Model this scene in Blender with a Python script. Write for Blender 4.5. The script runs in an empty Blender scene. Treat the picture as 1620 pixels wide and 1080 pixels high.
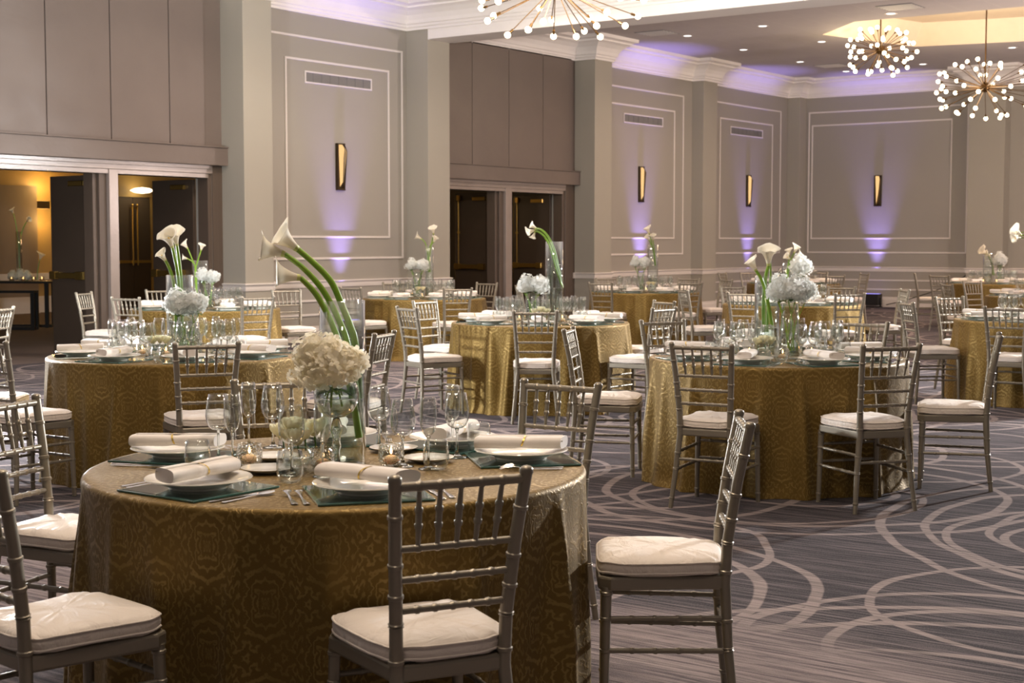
import bpy, bmesh, math, random
from mathutils import Vector, Matrix
PI=math.pi
rnd=random.Random(7)
sc=bpy.context.scene
col=sc.collection
TABLES={'T1': [-3.276, 3.54], 'T2': [-7.375, 6.454], 'T3': [-12.2, 11.104], 'T4': [-12.228, 14.846], 'T5': [-7.706, 11.002], 'T6': [-4.155, 8.517], 'T7': [-11.121, 18.5], 'T8': [-7.616, 15.981], 'T9': [-4.196, 14.143], 'T10': [-8.534, 25.831], 'T11': [-5.96, 20.282], 'T12': [-11.323, 23.798]}
CHAIRS=[('T1', 'a', -2.433, 2.942, 0.981), ('T1', 'b', -2.4, 4.107, 2.146), ('T1', 'c', -3.257, 2.45, 0.018), ('T1', 'd', -4.28, 3.25, -1.29), ('T1', 'e', -3.323, 4.644, -3.099), ('T1', 'f', -4.114, 4.162, -2.209), ('T2', 'a', -6.416, 5.799, 0.972), ('T2', 'b', -7.331, 5.287, 0.038), ('T2', 'c', -8.29, 5.72, -0.895), ('T2', 'g', -6.283, 6.866, 1.931), ('T3', 'a', -13.259, 10.618, -1.14), ('T3', 'b', -11.992, 10.062, 0.196), ('T3', 'c', -13.281, 11.528, -1.944), ('T3', 'd', -11.195, 10.758, 1.239), ('T4', 'a', -12.277, 13.784, -0.047), ('T4', 'b', -13.114, 15.433, -2.155), ('T4', 'c', -11.262, 14.198, 0.98), ('T4', 'd', -12.211, 15.909, 3.126), ('T5', 'a', -8.119, 9.984, -0.385), ('T5', 'b', -8.769, 10.976, -1.546), ('T5', 'c', -7.068, 10.032, 0.582), ('T5', 'f', -7.228, 11.951, 2.675), ('T5', 'g', -6.641, 10.946, 1.518), ('T6', 'a', -5.13, 8.079, -1.148), ('T6', 'b', -5.156, 9.067, -2.074), ('T6', 'c', -3.996, 7.435, 0.146), ('T6', 'd', -3.302, 7.883, 0.932), ('T6', 'e', -3.153, 8.871, 1.91), ('T6', 'f', -4.146, 9.58, 3.133), ('T7', 'a', -11.006, 17.346, 0.099), ('T7', 'b', -12.079, 19.162, -2.176), ('T7', 'c', -11.156, 19.589, -3.109), ('T7', 'd', -10.21, 17.952, 1.029), ('T7', 'e', -10.537, 19.388, 2.56), ('T8', 'a', -8.347, 15.209, -0.758), ('T8', 'b', -7.576, 14.887, 0.036), ('T8', 'c', -6.739, 15.296, 0.907), ('T8', 'd', -7.587, 17.044, 3.115), ('T8', 'e', -8.527, 16.529, -2.112), ('T8', 'f', -6.779, 16.637, 2.236), ('T9', 'a', -4.986, 13.431, -0.837), ('T9', 'b', -5.113, 14.682, -2.102), ('T9', 'c', -4.117, 13.003, 0.07), ('T11', 'a', -6.934, 20.709, -1.984), ('T11', 'b', -6.8, 19.474, -0.805), ('T12', 'a', -12.381, 23.696, -1.475), ('T12', 'b', -12.328, 24.382, -2.098), ('T12', 'c', -11.472, 24.949, -3.013), ('T12', 'd', -10.436, 23.211, 0.986), ('T12', 'e', -10.605, 24.582, 2.4), ('T10', 'a', -9.505, 25.422, -1.172), ('T10', 'b', -8.793, 24.315, -0.169), ('T3', 's', -12.069, 12.339, -1.98), ('S', 'l', -11.149, 7.564, 2.081), ('S', 'd', -10.713, 15.255, -0.792)]
CENTRE={'T1': {'cyl': [([-3.289, 3.579, 1.29], 0.074, 0.4)], 'hyd': [([-3.232, 3.473, 1.099], 0.128)], 'goblet': [([-3.224, 3.478, 0.773], 0.072, 0.275)], 'calla': [([[-3.249, 3.621, 0.847], [-3.252, 3.619, 0.971], [-3.262, 3.611, 1.146], [-3.277, 3.601, 1.212], [-3.296, 3.586, 1.273], [-3.317, 3.571, 1.335], [-3.342, 3.553, 1.377], [-3.38, 3.526, 1.422], [-3.411, 3.503, 1.455]], [-3.448, 3.438, 1.512], 1.25), ([[-3.232, 3.596, 0.849], [-3.24, 3.591, 0.984], [-3.262, 3.574, 1.148], [-3.281, 3.56, 1.219], [-3.307, 3.542, 1.285], [-3.336, 3.52, 1.342], [-3.379, 3.489, 1.398], [-3.423, 3.457, 1.439]], [-3.488, 3.393, 1.461], 1.15), ([[-3.217, 3.576, 0.85], [-3.23, 3.567, 0.956], [-3.261, 3.544, 1.129], [-3.285, 3.526, 1.217], [-3.313, 3.506, 1.286], [-3.335, 3.49, 1.326], [-3.366, 3.468, 1.364]], [-3.427, 3.4, 1.375], 1.15)], 'bowl': [([-3.347, 3.426, 0.762], 0.05)], 'roses': [[-3.427, 3.442, 0.868], [-3.343, 3.404, 0.897], [-3.346, 3.463, 0.876], [-3.365, 3.524, 0.877], [-3.304, 3.383, 0.868]]}, 'T2': {'cyl': [([-7.302, 6.433, 1.267], 0.085, 0.42)], 'hyd': [([-7.199, 6.323, 1.088], 0.088), ([-7.129, 6.411, 1.095], 0.085)], 'vase': [([-7.148, 6.359, 1.013], 0.082, 0.5)], 'calla': [([[-7.307, 6.429, 0.824], [-7.304, 6.432, 1.126], [-7.312, 6.426, 1.287], [-7.336, 6.408, 1.443]], [-7.314, 6.335, 1.543], 1.35), ([[-7.321, 6.456, 0.822], [-7.317, 6.459, 1.125], [-7.322, 6.456, 1.306], [-7.336, 6.445, 1.455]], [-7.307, 6.388, 1.559], 1.25), ([[-7.302, 6.408, 0.826], [-7.311, 6.402, 1.147], [-7.329, 6.389, 1.279], [-7.357, 6.368, 1.359]], [-7.359, 6.319, 1.415], 1.2)], 'bowl': [([-7.263, 6.214, 0.755], 0.045)], 'roses': [[-7.287, 6.196, 0.866], [-7.213, 6.189, 0.877], [-7.262, 6.276, 0.866]]}, 'T3': {'cyl': [([-12.319, 11.141, 1.273], 0.085, 0.3)], 'hyd': [([-12.142, 11.023, 1.113], 0.075), ([-12.054, 11.087, 1.106], 0.08)], 'vase': [([-12.094, 11.058, 1.018], 0.07, 0.4)], 'calla': [([[-12.27, 11.053, 0.878], [-12.283, 11.044, 1.185], [-12.304, 11.028, 1.274], [-12.346, 10.997, 1.403]], [-12.374, 10.944, 1.478], 1.0), ([[-12.275, 11.049, 0.878], [-12.283, 11.044, 1.151], [-12.26, 11.061, 1.274], [-12.231, 11.082, 1.383]], [-12.205, 11.081, 1.458], 1.0), ([[-12.27, 11.053, 0.878], [-12.278, 11.048, 1.151], [-12.299, 11.032, 1.247], [-12.348, 10.996, 1.294]], [-12.395, 10.945, 1.308], 0.9)], 'bowl': [], 'roses': []}, 'T4': {'cyl': [([-12.169, 14.889, 1.429], 0.055, 0.2)], 'hyd': [([-12.282, 14.683, 1.18], 0.08), ([-12.184, 14.754, 1.188], 0.085)], 'vase': [([-12.23, 14.721, 1.091], 0.07, 0.2)], 'calla': [([[-12.163, 14.893, 1.089], [-12.169, 14.889, 1.251], [-12.143, 14.908, 1.453], [-12.123, 14.923, 1.575]], [-12.106, 14.874, 1.671], 1.1), ([[-12.176, 14.884, 1.089], [-12.182, 14.879, 1.292], [-12.162, 14.894, 1.413], [-12.123, 14.923, 1.47]], [-12.078, 14.917, 1.542], 1.1), ([[-12.17, 14.888, 1.089], [-12.182, 14.879, 1.292], [-12.208, 14.861, 1.453], [-12.247, 14.832, 1.51]], [-12.313, 14.772, 1.558], 0.9)], 'bowl': [([-12.071, 14.589, 0.8], 0.05)], 'roses': [[-12.096, 14.571, 0.888], [-12.045, 14.608, 0.888]]}, 'T5': {'cyl': [([-7.606, 11.075, 1.478], 0.08, 0.42)], 'hyd': [([-7.749, 10.847, 1.091], 0.085), ([-7.671, 10.904, 1.102], 0.095)], 'cone': [([-7.708, 10.877, 1.023], 0.085, 0.25)], 'calla': [([[-7.545, 11.119, 1.065], [-7.573, 11.099, 1.235], [-7.605, 11.075, 1.405], [-7.647, 11.045, 1.518], [-7.693, 11.012, 1.58], [-7.738, 10.979, 1.597]], [-7.776, 10.934, 1.631], 1.0), ([[-7.533, 11.091, 1.083], [-7.57, 11.064, 1.264], [-7.607, 11.037, 1.433], [-7.653, 11.004, 1.54], [-7.698, 10.971, 1.585], [-7.73, 10.947, 1.58]], [-7.779, 10.881, 1.557], 1.0), ([[-7.526, 11.071, 1.095], [-7.563, 11.044, 1.236], [-7.609, 11.011, 1.433], [-7.655, 10.978, 1.529], [-7.7, 10.944, 1.568], [-7.719, 10.931, 1.557]], [-7.726, 10.903, 1.501], 0.9)], 'bowl': [([-7.505, 10.716, 0.76], 0.05)], 'roses': [[-7.545, 10.686, 0.871], [-7.5, 10.719, 0.888], [-7.46, 10.748, 0.871]]}, 'T6': {'cyl': [([-4.233, 8.522, 1.265], 0.078, 0.36)], 'hyd': [([-4.101, 8.433, 1.179], 0.085), ([-4.027, 8.437, 1.192], 0.09), ([-3.994, 8.511, 1.179], 0.085)], 'vase': [([-4.05, 8.47, 1.097], 0.062, 0.45)], 'calla': [([[-4.223, 8.468, 0.915], [-4.228, 8.464, 1.093], [-4.22, 8.47, 1.251], [-4.205, 8.481, 1.33]], [-4.193, 8.443, 1.455], 1.3), ([[-4.225, 8.516, 0.913], [-4.224, 8.517, 1.091], [-4.215, 8.523, 1.21], [-4.213, 8.525, 1.309], [-4.216, 8.522, 1.36]], [-4.21, 8.519, 1.424], 0.8), ([[-4.168, 8.47, 0.937], [-4.195, 8.451, 1.114], [-4.222, 8.431, 1.232], [-4.254, 8.408, 1.299]], [-4.288, 8.372, 1.377], 1.2)], 'bowl': [([-4.098, 8.212, 0.744], 0.05)], 'roses': [[-4.127, 8.191, 0.875], [-4.073, 8.168, 0.893], [-4.068, 8.234, 0.882]]}, 'T7': {'cyl': [([-11.033, 18.564, 1.432], 0.075, 0.3)], 'hyd': [([-11.177, 18.335, 1.18], 0.08), ([-11.075, 18.409, 1.189], 0.085)], 'vase': [([-11.118, 18.378, 1.099], 0.06, 0.3)], 'calla': [([[-11.002, 18.586, 1.133], [-11.025, 18.57, 1.315], [-11.055, 18.548, 1.496], [-11.077, 18.531, 1.586]], [-11.1, 18.485, 1.694], 1.1), ([[-11.002, 18.586, 1.151], [-11.018, 18.575, 1.36], [-11.033, 18.564, 1.496]], [-11.02, 18.529, 1.586], 0.9), ([[-11.009, 18.581, 1.151], [-11.032, 18.564, 1.36], [-11.077, 18.532, 1.496]], [-11.101, 18.472, 1.559], 0.9)], 'bowl': [([-10.897, 18.291, 0.789], 0.05)], 'roses': [[-10.927, 18.27, 0.888], [-10.869, 18.312, 0.888]]}, 'T8': {'cyl': [([-7.702, 16.042, 1.235], 0.07, 0.3)], 'hyd': [([-7.501, 15.941, 1.194], 0.125)], 'vase': [([-7.488, 15.95, 1.099], 0.06, 0.3)], 'calla': [([[-7.679, 15.935, 1.016], [-7.663, 15.947, 1.163], [-7.64, 15.963, 1.273]], [-7.675, 15.898, 1.317], 1.1), ([[-7.667, 15.944, 1.016], [-7.64, 15.964, 1.236], [-7.605, 15.989, 1.346]], [-7.558, 15.996, 1.449], 1.0), ([[-7.673, 15.939, 1.016], [-7.639, 15.964, 1.199], [-7.581, 16.006, 1.287]], [-7.511, 16.034, 1.346], 1.0), ([[-7.673, 15.939, 1.016], [-7.658, 15.951, 1.236], [-7.647, 15.959, 1.309]], [-7.659, 15.937, 1.405], 0.7)], 'bowl': [], 'roses': []}, 'T10': {'cyl': [([-8.61, 25.776, 1.281], 0.08, 0.3)], 'hyd': [([-8.407, 25.8, 1.162], 0.125)], 'vase': [([-8.397, 25.807, 1.064], 0.07, 0.3)], 'calla': [([[-8.533, 25.832, 0.898], [-8.563, 25.81, 1.117], [-8.618, 25.77, 1.248]], [-8.714, 25.657, 1.346], 1.0), ([[-8.515, 25.845, 0.898], [-8.555, 25.816, 1.15], [-8.591, 25.789, 1.226]], [-8.645, 25.712, 1.281], 0.9)], 'bowl': [], 'roses': []}, 'T9': {'cyl': [([-4.125, 14.195, 1.461], 0.08, 0.3)], 'hyd': [], 'vase': [], 'calla': [([[-4.082, 14.226, 0.962], [-4.121, 14.198, 1.256], [-4.21, 14.133, 1.461], [-4.297, 14.07, 1.525], [-4.373, 14.014, 1.537]], [-4.429, 13.931, 1.595], 1.0), ([[-4.075, 14.182, 0.964], [-4.118, 14.15, 1.256], [-4.207, 14.085, 1.443], [-4.293, 14.023, 1.507], [-4.369, 13.967, 1.513]], [-4.424, 13.895, 1.502], 0.8), ([[-4.103, 14.26, 0.961], [-4.162, 14.217, 1.285], [-4.247, 14.156, 1.49], [-4.329, 14.096, 1.56], [-4.405, 14.04, 1.56]], [-4.425, 14.009, 1.531], 0.6)], 'bowl': [], 'roses': []}, 'T11': {'cyl': [([-5.754, 20.433, 1.327], 0.08, 0.3)], 'hyd': [([-6.02, 20.238, 1.075], 0.11)], 'vase': [([-6.018, 20.24, 0.949], 0.06, 0.2)], 'calla': [], 'bowl': [], 'roses': []}, 'T12': {'cyl': [([-11.477, 23.685, 1.008], 0.07, 0.3)], 'hyd': [], 'vase': [], 'calla': [], 'bowl': [], 'roses': []}}
WARE={'wine': [[-3.69, 3.408], [-3.752, 3.722], [-3.256, 3.309], [-3.43, 3.917], [-3.097, 3.651], [-3.078, 3.909]], 'flute': [[-3.569, 3.357], [-3.832, 3.683], [-3.161, 3.347], [-2.996, 3.658], [-3.184, 4.019]], 'tumbler': [[-3.559, 3.199], [-3.157, 3.201], [-2.96, 3.652], [-3.11, 4.072], [-3.655, 4.218]], 'votive': [[-3.505, 3.37], [-3.249, 3.441], [-3.127, 3.629]], 'bread': [[-3.363, 3.31], [-3.544, 3.515], [-3.1, 3.786], [-3.348, 3.899]]}
SEATS={'T1': [12, 53, 98, 162, -127, -75], 'T2': [-70.4, -25.4, 19.6, 64.6, 109.6, 154.6, 199.6, 244.6], 'T3': [-55.1, -10.1, 34.9, 79.9, 124.9, 169.9, 214.9, 259.9], 'T4': [-70.0, -25.0, 20.0, 65.0, 110.0, 155.0, 200.0, 245.0], 'T5': [-92.7, -47.7, -2.7, 42.3, 87.3, 132.3, 177.3, 222.3], 'T6': [-117.7, -72.7, -27.7, 17.3, 62.3, 107.3, 152.3, 197.3], 'T7': [-67.1, -22.1, 22.9, 67.9, 112.9, 157.9, 202.9, 247.9], 'T8': [-124.0, -79.0, -34.0, 11.0, 56.0, 101.0, 146.0, 191.0], 'T9': [-122.1, -77.1, -32.1, 12.9, 57.9, 102.9, 147.9, 192.9], 'T10': [-135.8, -90.8, -45.8, -0.8, 44.2, 89.2, 134.2, 179.2], 'T11': [120.2, 165.2, 210.2, 255.2, 300.2, 345.2, 390.2, 435.2], 'T12': [-69.6, -24.6, 20.4, 65.4, 110.4, 155.4, 200.4, 245.4]}

# ------------------------------------------------------------------ helpers
CF=Vector((-math.sin(.63),math.cos(.63),0)); CR=Vector((math.cos(.63),math.sin(.63),0))   # room directions away from / to the right of the photographer
class MB:
    def __init__(s): s.v=[]; s.f=[]; s.m=[]; s.uv=None
    def face(s,idx,mi=0): s.f.append(idx); s.m.append(mi)
    def box(s,x0,x1,y0,y1,z0,z1,mi=0,rot=0,about=(0,0)):
        b=len(s.v); c,n=math.cos(rot),math.sin(rot)
        for x,y,z in ((x0,y0,z0),(x1,y0,z0),(x1,y1,z0),(x0,y1,z0),(x0,y0,z1),(x1,y0,z1),(x1,y1,z1),(x0,y1,z1)):
            dx,dy=x-about[0],y-about[1]
            s.v.append((about[0]+dx*c-dy*n,about[1]+dx*n+dy*c,z))
        for q in ((3,2,1,0),(4,5,6,7),(0,1,5,4),(1,2,6,5),(2,3,7,6),(3,0,4,7)): s.face([b+i for i in q],mi)
        return s
    def tube(s,pts,rad,seg=10,caps=True,mi=0,flat=1.0):
        pts=[Vector(p) for p in pts]; n=len(pts)
        if not hasattr(rad,'__len__'): rad=[rad]*n
        t0=(pts[1]-pts[0]).normalized()
        up=Vector((0,0,1)) if abs(t0.z)<.9 else Vector((1,0,0))
        a=t0.cross(up).normalized(); b=len(s.v)
        for i,p in enumerate(pts):
            t=(pts[min(i+1,n-1)]-pts[max(i-1,0)]).normalized()
            a=(a-t*a.dot(t)).normalized(); c=t.cross(a)
            for k in range(seg):
                an=2*PI*k/seg
                s.v.append(tuple(p+a*math.cos(an)*rad[i]+c*math.sin(an)*rad[i]*flat))
        for i in range(n-1):
            for k in range(seg):
                k2=(k+1)%seg
                s.face([b+i*seg+k,b+i*seg+k2,b+(i+1)*seg+k2,b+(i+1)*seg+k],mi)
        if caps:
            s.face([b+k for k in range(seg)][::-1],mi); s.face([b+(n-1)*seg+k for k in range(seg)],mi)
        return s
    def bamboo(s,p0,p1,r0,r1,nodes,seg=10,bead=.0026,end=None,mid=None):
        # a turned rod with raised rings at the given fractions
        p0=Vector(p0);p1=Vector(p1);L=(p1-p0).length
        st=[(0,r0)]
        for f in nodes:
            r=r0+(r1-r0)*f
            h=.0035/L
            st+=[(f-3.4*h,r),(f-2.0*h,r),(f-1.2*h,r+bead),(f+1.2*h,r+bead),(f+2.0*h,r),(f+3.4*h,r)]
        st.append((1,r1))
        if mid: st=[(f,r*mid(f)) for f,r in st]
        s.tube([p0+(p1-p0)*f for f,_ in st],[r for _,r in st],seg)
        return s
    def path_bamboo(s,pts,rads,nodes,seg=12,bead=.003):
        # rod along a polyline, rings at world fractions of its length
        pts=[Vector(p) for p in pts]; L=[0]
        for a,b in zip(pts,pts[1:]): L.append(L[-1]+(b-a).length)
        def at(d):
            for i in range(len(pts)-1):
                if d<=L[i+1] or i==len(pts)-2:
                    t=(d-L[i])/(L[i+1]-L[i]); return pts[i].lerp(pts[i+1],t), rads[i]+(rads[i+1]-rads[i])*t
        ds=[(d,0) for d in L]
        for f in nodes:
            d=f*L[-1]
            ds+=[(d-.012,0),(d-.0065,0),(d-.004,bead),(d+.004,bead),(d+.0065,0),(d+.012,0)]
        ds.sort(); P=[];R=[]
        for d,b in ds:
            p,r=at(max(0,min(L[-1],d))); P.append(p); R.append(r+b)
        s.tube(P,R,seg); return s
    def lathe(s,prof,seg=24,c=(0,0,0),mi=0,close=False):
        b=len(s.v); n=len(prof)
        for r,z in prof:
            for k in range(seg):
                a=2*PI*k/seg
                s.v.append((c[0]+r*math.cos(a),c[1]+r*math.sin(a),c[2]+z))
        for i in range(n-1):
            for k in range(seg):
                k2=(k+1)%seg
                s.face([b+i*seg+k,b+i*seg+k2,b+(i+1)*seg+k2,b+(i+1)*seg+k],mi)
        if prof[0][0]>1e-5 and close: s.face([b+k for k in range(seg)][::-1],mi)
        if prof[-1][0]>1e-5 and close: s.face([b+(n-1)*seg+k for k in range(seg)],mi)
        return s
    def ball(s,c,r,seg=10,rings=7,sz=1,mi=0):
        return s.lathe([(max(1e-4,r*math.sin(PI*i/rings)),-r*sz*math.cos(PI*i/rings)) for i in range(rings+1)],seg,c,mi)
    def prism(s,poly,z0,z1,mi=0):
        b=len(s.v); n=len(poly)
        for z in (z0,z1):
            for x,y in poly: s.v.append((x,y,z))
        s.face([b+i for i in range(n)][::-1],mi); s.face([b+n+i for i in range(n)],mi)
        for i in range(n): s.face([b+i,b+(i+1)%n,b+n+(i+1)%n,b+n+i],mi)
        return s
    def mesh(s,name,mats,smooth=True):
        me=bpy.data.meshes.new(name); me.from_pydata(s.v,[],s.f)
        for m in (mats if isinstance(mats,(list,tuple)) else [mats]): me.materials.append(m)
        me.polygons.foreach_set('material_index',s.m)
        if smooth: me.polygons.foreach_set('use_smooth',[True]*len(s.f))
        me.update(); return me
    def build(s,name,mats,parent=None,smooth=True,bevel=0,loc=None,auto=True):
        me=s.mesh(name,mats,smooth)
        if smooth and auto:
            bm=bmesh.new(); bm.from_mesh(me)
            for e in bm.edges:
                if len(e.link_faces)==2 and e.calc_face_angle(0)>math.radians(48): e.smooth=False
            bm.to_mesh(me); bm.free()
        o=bpy.data.objects.new(name,me); col.objects.link(o)
        if parent: o.parent=parent
        if loc: o.location=loc
        if bevel:
            m=o.modifiers.new('edge','BEVEL'); m.width=bevel; m.segments=2; m.limit_method='ANGLE'; m.angle_limit=math.radians(40)
        return o
def tag(o,label=None,cat=None,group=None,kind=None):
    if label: o['label']=label
    if cat: o['category']=cat
    if group: o['group']=group
    if kind: o['kind']=kind
    return o
def thing(name,label,cat,loc=(0,0,0),rz=0,group=None):
    o=bpy.data.objects.new(name,None); col.objects.link(o); o.location=loc; o.rotation_euler=(0,0,rz); o.empty_display_size=.1
    return tag(o,label,cat,group)
def kids(o): return [c for c in bpy.data.objects if c.parent==o]
class Proto:
    # a thing with its parts, copied object by object
    def __init__(s,root):
        s.root=root; s.used=False
        s.tree=[(p,list(p.children)) for p in root.children]
    def place(s,loc,rz=0,label=None,group=None,scale=None):
        if not s.used: s.used=True; r=s.root
        else:
            r=s.root.copy(); col.objects.link(r)
            for p,subs in s.tree:
                c=p.copy(); col.objects.link(c); c.parent=r
                for q in subs: d=q.copy(); col.objects.link(d); d.parent=c
        r.location=loc; r.rotation_euler=(0,0,rz)
        if scale: r.scale=(scale,)*3
        if label: r['label']=label
        if group: r['group']=group
        return r
def struct(name,mb,mat,label=None,bevel=0,smooth=False,parent=None):
    o=mb.build(name,mat,parent,smooth=smooth,bevel=bevel)
    if not parent: o['kind']='structure'
    if label: o['label']=label
    return o
# ------------------------------------------------------------------ materials
class NT:
    def __init__(s,name):
        s.mat=bpy.data.materials.new(name); s.mat.use_nodes=True
        s.t=s.mat.node_tree; s.t.nodes.clear()
        s.out=s.n('ShaderNodeOutputMaterial')
    def n(s,typ,ins=None,**kw):
        nd=s.t.nodes.new(typ)
        for k,v in kw.items(): setattr(nd,k,v)
        for k,v in (ins or {}).items(): s.put(nd.inputs[k],v)
        return nd
    def put(s,sock,v):
        if isinstance(v,bpy.types.NodeSocket): s.t.links.new(v,sock)
        elif hasattr(v,'__len__') and len(v)==3 and sock.type=='RGBA': sock.default_value=(*v,1)
        else: sock.default_value=v
    def m(s,op,*a,clamp=False):
        nd=s.n('ShaderNodeMath',operation=op,use_clamp=clamp)
        for i,v in enumerate(a): s.put(nd.inputs[i],v)
        return nd.outputs[0]
    def mix(s,f,a,b):
        nd=s.n('ShaderNodeMix',data_type='RGBA'); s.put(nd.inputs[0],f); s.put(nd.inputs[6],a); s.put(nd.inputs[7],b); return nd.outputs[2]
    def ramp(s,f,lo,hi):
        nd=s.n('ShaderNodeMapRange',interpolation_type='SMOOTHSTEP'); s.put(nd.inputs[0],f); nd.inputs[1].default_value=lo; nd.inputs[2].default_value=hi; return nd.outputs[0]
    def noise(s,vec,scale,detail=3,rough=.5,dist=0):
        nd=s.n('ShaderNodeTexNoise',{'Scale':scale,'Detail':detail,'Roughness':rough,'Distortion':dist})
        if vec is not None: s.put(nd.inputs['Vector'],vec)
        return nd.outputs['Fac']
    def coord(s,which='Object',scale=None):
        c=s.n('ShaderNodeTexCoord').outputs[which]
        if scale:
            mp=s.n('ShaderNodeMapping'); s.put(mp.inputs['Vector'],c); mp.inputs['Scale'].default_value=scale; c=mp.outputs[0]
        return c
    def bump(s,h,strength=.3,dist=.01):
        return s.n('ShaderNodeBump',{'Height':h,'Strength':strength,'Distance':dist}).outputs[0]
    def bsdf(s,**k):
        names={'color':'Base Color','rough':'Roughness','metal':'Metallic','spec':'Specular IOR Level','trans':'Transmission Weight','ior':'IOR','normal':'Normal','sheen':'Sheen Weight','emit':'Emission Color','estr':'Emission Strength','coat':'Coat Weight','sss':'Subsurface Weight','tint':'Specular Tint','aniso':'Anisotropic','coatr':'Coat Roughness','sheenr':'Sheen Roughness'}
        nd=s.n('ShaderNodeBsdfPrincipled')
        for q,v in k.items(): s.put(nd.inputs[names[q]],v)
        return nd.outputs[0]
    def end(s,sh): s.t.links.new(sh,s.out.inputs[0]); return s.mat
def simple(name,c,rough=.5,metal=0,var=.06,scale=6,bump=0,**k):
    t=NT(name); v=t.noise(t.coord(),scale,4)
    lo=tuple(x*(1-var) for x in c); hi=tuple(min(1,x*(1+var)) for x in c)
    cc=t.mix(v,lo,hi)
    if bump: k['normal']=t.bump(t.noise(t.coord(),scale*12,3),bump,.004)
    return t.end(t.bsdf(color=cc,rough=rough,metal=metal,**k))
def emit(name,c,st):
    t=NT(name); e=t.n('ShaderNodeEmission',{'Color':c,'Strength':st}); return t.end(e.outputs[0])
M={}
M['wall']=simple('taupe_wall',(.345,.320,.278),.6,var=.03,scale=1.5,bump=.05)
M['pier']=simple('taupe_pier',(.365,.340,.285),.6,var=.03,scale=1.5,bump=.05)
M['white']=simple('white_paint',(.74,.69,.645),.42,var=.03)
M['cornice']=simple('cornice_paint',(.88,.84,.80),.5,var=.03)
t=NT('brown_panel'); ob=t.coord()
w=t.noise(t.coord(scale=(1,.9,1.6)),1.3,4,.6,.6)
M['panel']=t.end(t.bsdf(color=t.mix(t.noise(ob,2,3),(.150,.120,.104),(.178,.143,.122)),rough=t.m('ADD',t.m('MULTIPLY',w,.30),.27),normal=t.bump(w,.14,.05),spec=.32))
M['frame']=simple('door_frame_paint',(.10,.073,.055),.42,var=.06)
M['header']=simple('header_gloss',(.30,.25,.22),.18,var=.1,scale=5,bump=.25)
M['leaf']=simple('dark_door_leaf',(.060,.042,.030),.35,var=.1,scale=3)
M['brass']=simple('brass',(.55,.36,.10),.28,1,var=.1)
M['black']=simple('black_paint',(.012,.011,.010),.4)
M['bronze']=simple('dark_bronze',(.07,.048,.025),.3,.9)
M['rod']=simple('bronze_rod',(.10,.055,.02),.35,.9)
M['vent']=simple('vent_grille',(.22,.21,.21),.5)
M['void']=simple('dark_recess',(.02,.02,.02),.8)
# carpet
t=NT('patterned_carpet'); ob=t.coord(); sp=t.n('ShaderNodeSeparateXYZ'); t.put(sp.inputs[0],ob); X,Y=sp.outputs[0],sp.outputs[1]
wob=t.m('SUBTRACT',t.noise(ob,.55,2),.5)
def ringset(S,ox,oy,radii,w):
    w*=.78
    px=t.m('MULTIPLY',t.m('SUBTRACT',t.m('FRACT',t.m('ADD',t.m('DIVIDE',X,S*1.25),ox)),.5),S*1.25)
    py=t.m('MULTIPLY',t.m('SUBTRACT',t.m('FRACT',t.m('ADD',t.m('DIVIDE',Y,S),oy)),.5),S)
    d=t.m('SQRT',t.m('ADD',t.m('MULTIPLY',px,px),t.m('MULTIPLY',py,py)))
    d=t.m('ADD',d,t.m('MULTIPLY',wob,.5)); r=None
    for q in radii:
        l=t.m('SUBTRACT',1,t.ramp(t.m('ABSOLUTE',t.m('SUBTRACT',d,q)),w*.75,w*1.15))
        r=l if r is None else t.m('MAXIMUM',r,l)
    return r
lines=t.m('MAXIMUM',ringset(2.3,.1,.2,(.95,.62),.035),ringset(2.9,.55,.7,(1.35,1.12,.5),.035))
lines=t.m('MAXIMUM',lines,ringset(3.7,.8,.35,(1.75,1.5),.036))
lines=t.m('MAXIMUM',lines,ringset(1.7,.3,.9,(.8,),.03))
area=t.ramp(t.m('ADD',t.noise(ob,.30,2,.5,.4),t.m('SUBTRACT',t.m('MULTIPLY',t.ramp(Y,4.3,5.6),.26),.14)),.40,.50)
streak=t.noise(t.coord(scale=(1.3,44,1)),1.0,5,.75)
fine=t.noise(t.coord(scale=(9,160,1)),1.0,3,.8)
field=t.mix(t.ramp(streak,.38,.62),(.105,.088,.095),(.30,.25,.245))
dark=t.mix(t.ramp(streak,.42,.66),(.026,.027,.034),(.165,.143,.150))
base=t.mix(area,field,dark)
c=t.mix(t.m('MULTIPLY',t.m('MULTIPLY',lines,t.m('ADD',t.m('MULTIPLY',area,.75),.12)),t.m('ADD',.45,t.m('MULTIPLY',t.ramp(streak,.36,.56),.55))),base,(.36,.30,.285))
fl=t.noise(ob,170,2,.8)
c=t.mix(t.m('MULTIPLY',fine,.3),c,(.06,.05,.05)); c=t.mix(t.m('MULTIPLY',t.ramp(fl,.45,.75),.26),c,(.36,.31,.30)); c=t.mix(t.m('MULTIPLY',t.ramp(t.noise(t.coord(scale=(2.2,60,1)),1.0,4,.7),.54,.66),.75),c,(.045,.042,.048))
M['carpet']=t.end(t.bsdf(color=c,rough=.95,spec=.03,normal=t.bump(t.noise(ob,220,2),.5,.006)))
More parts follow.
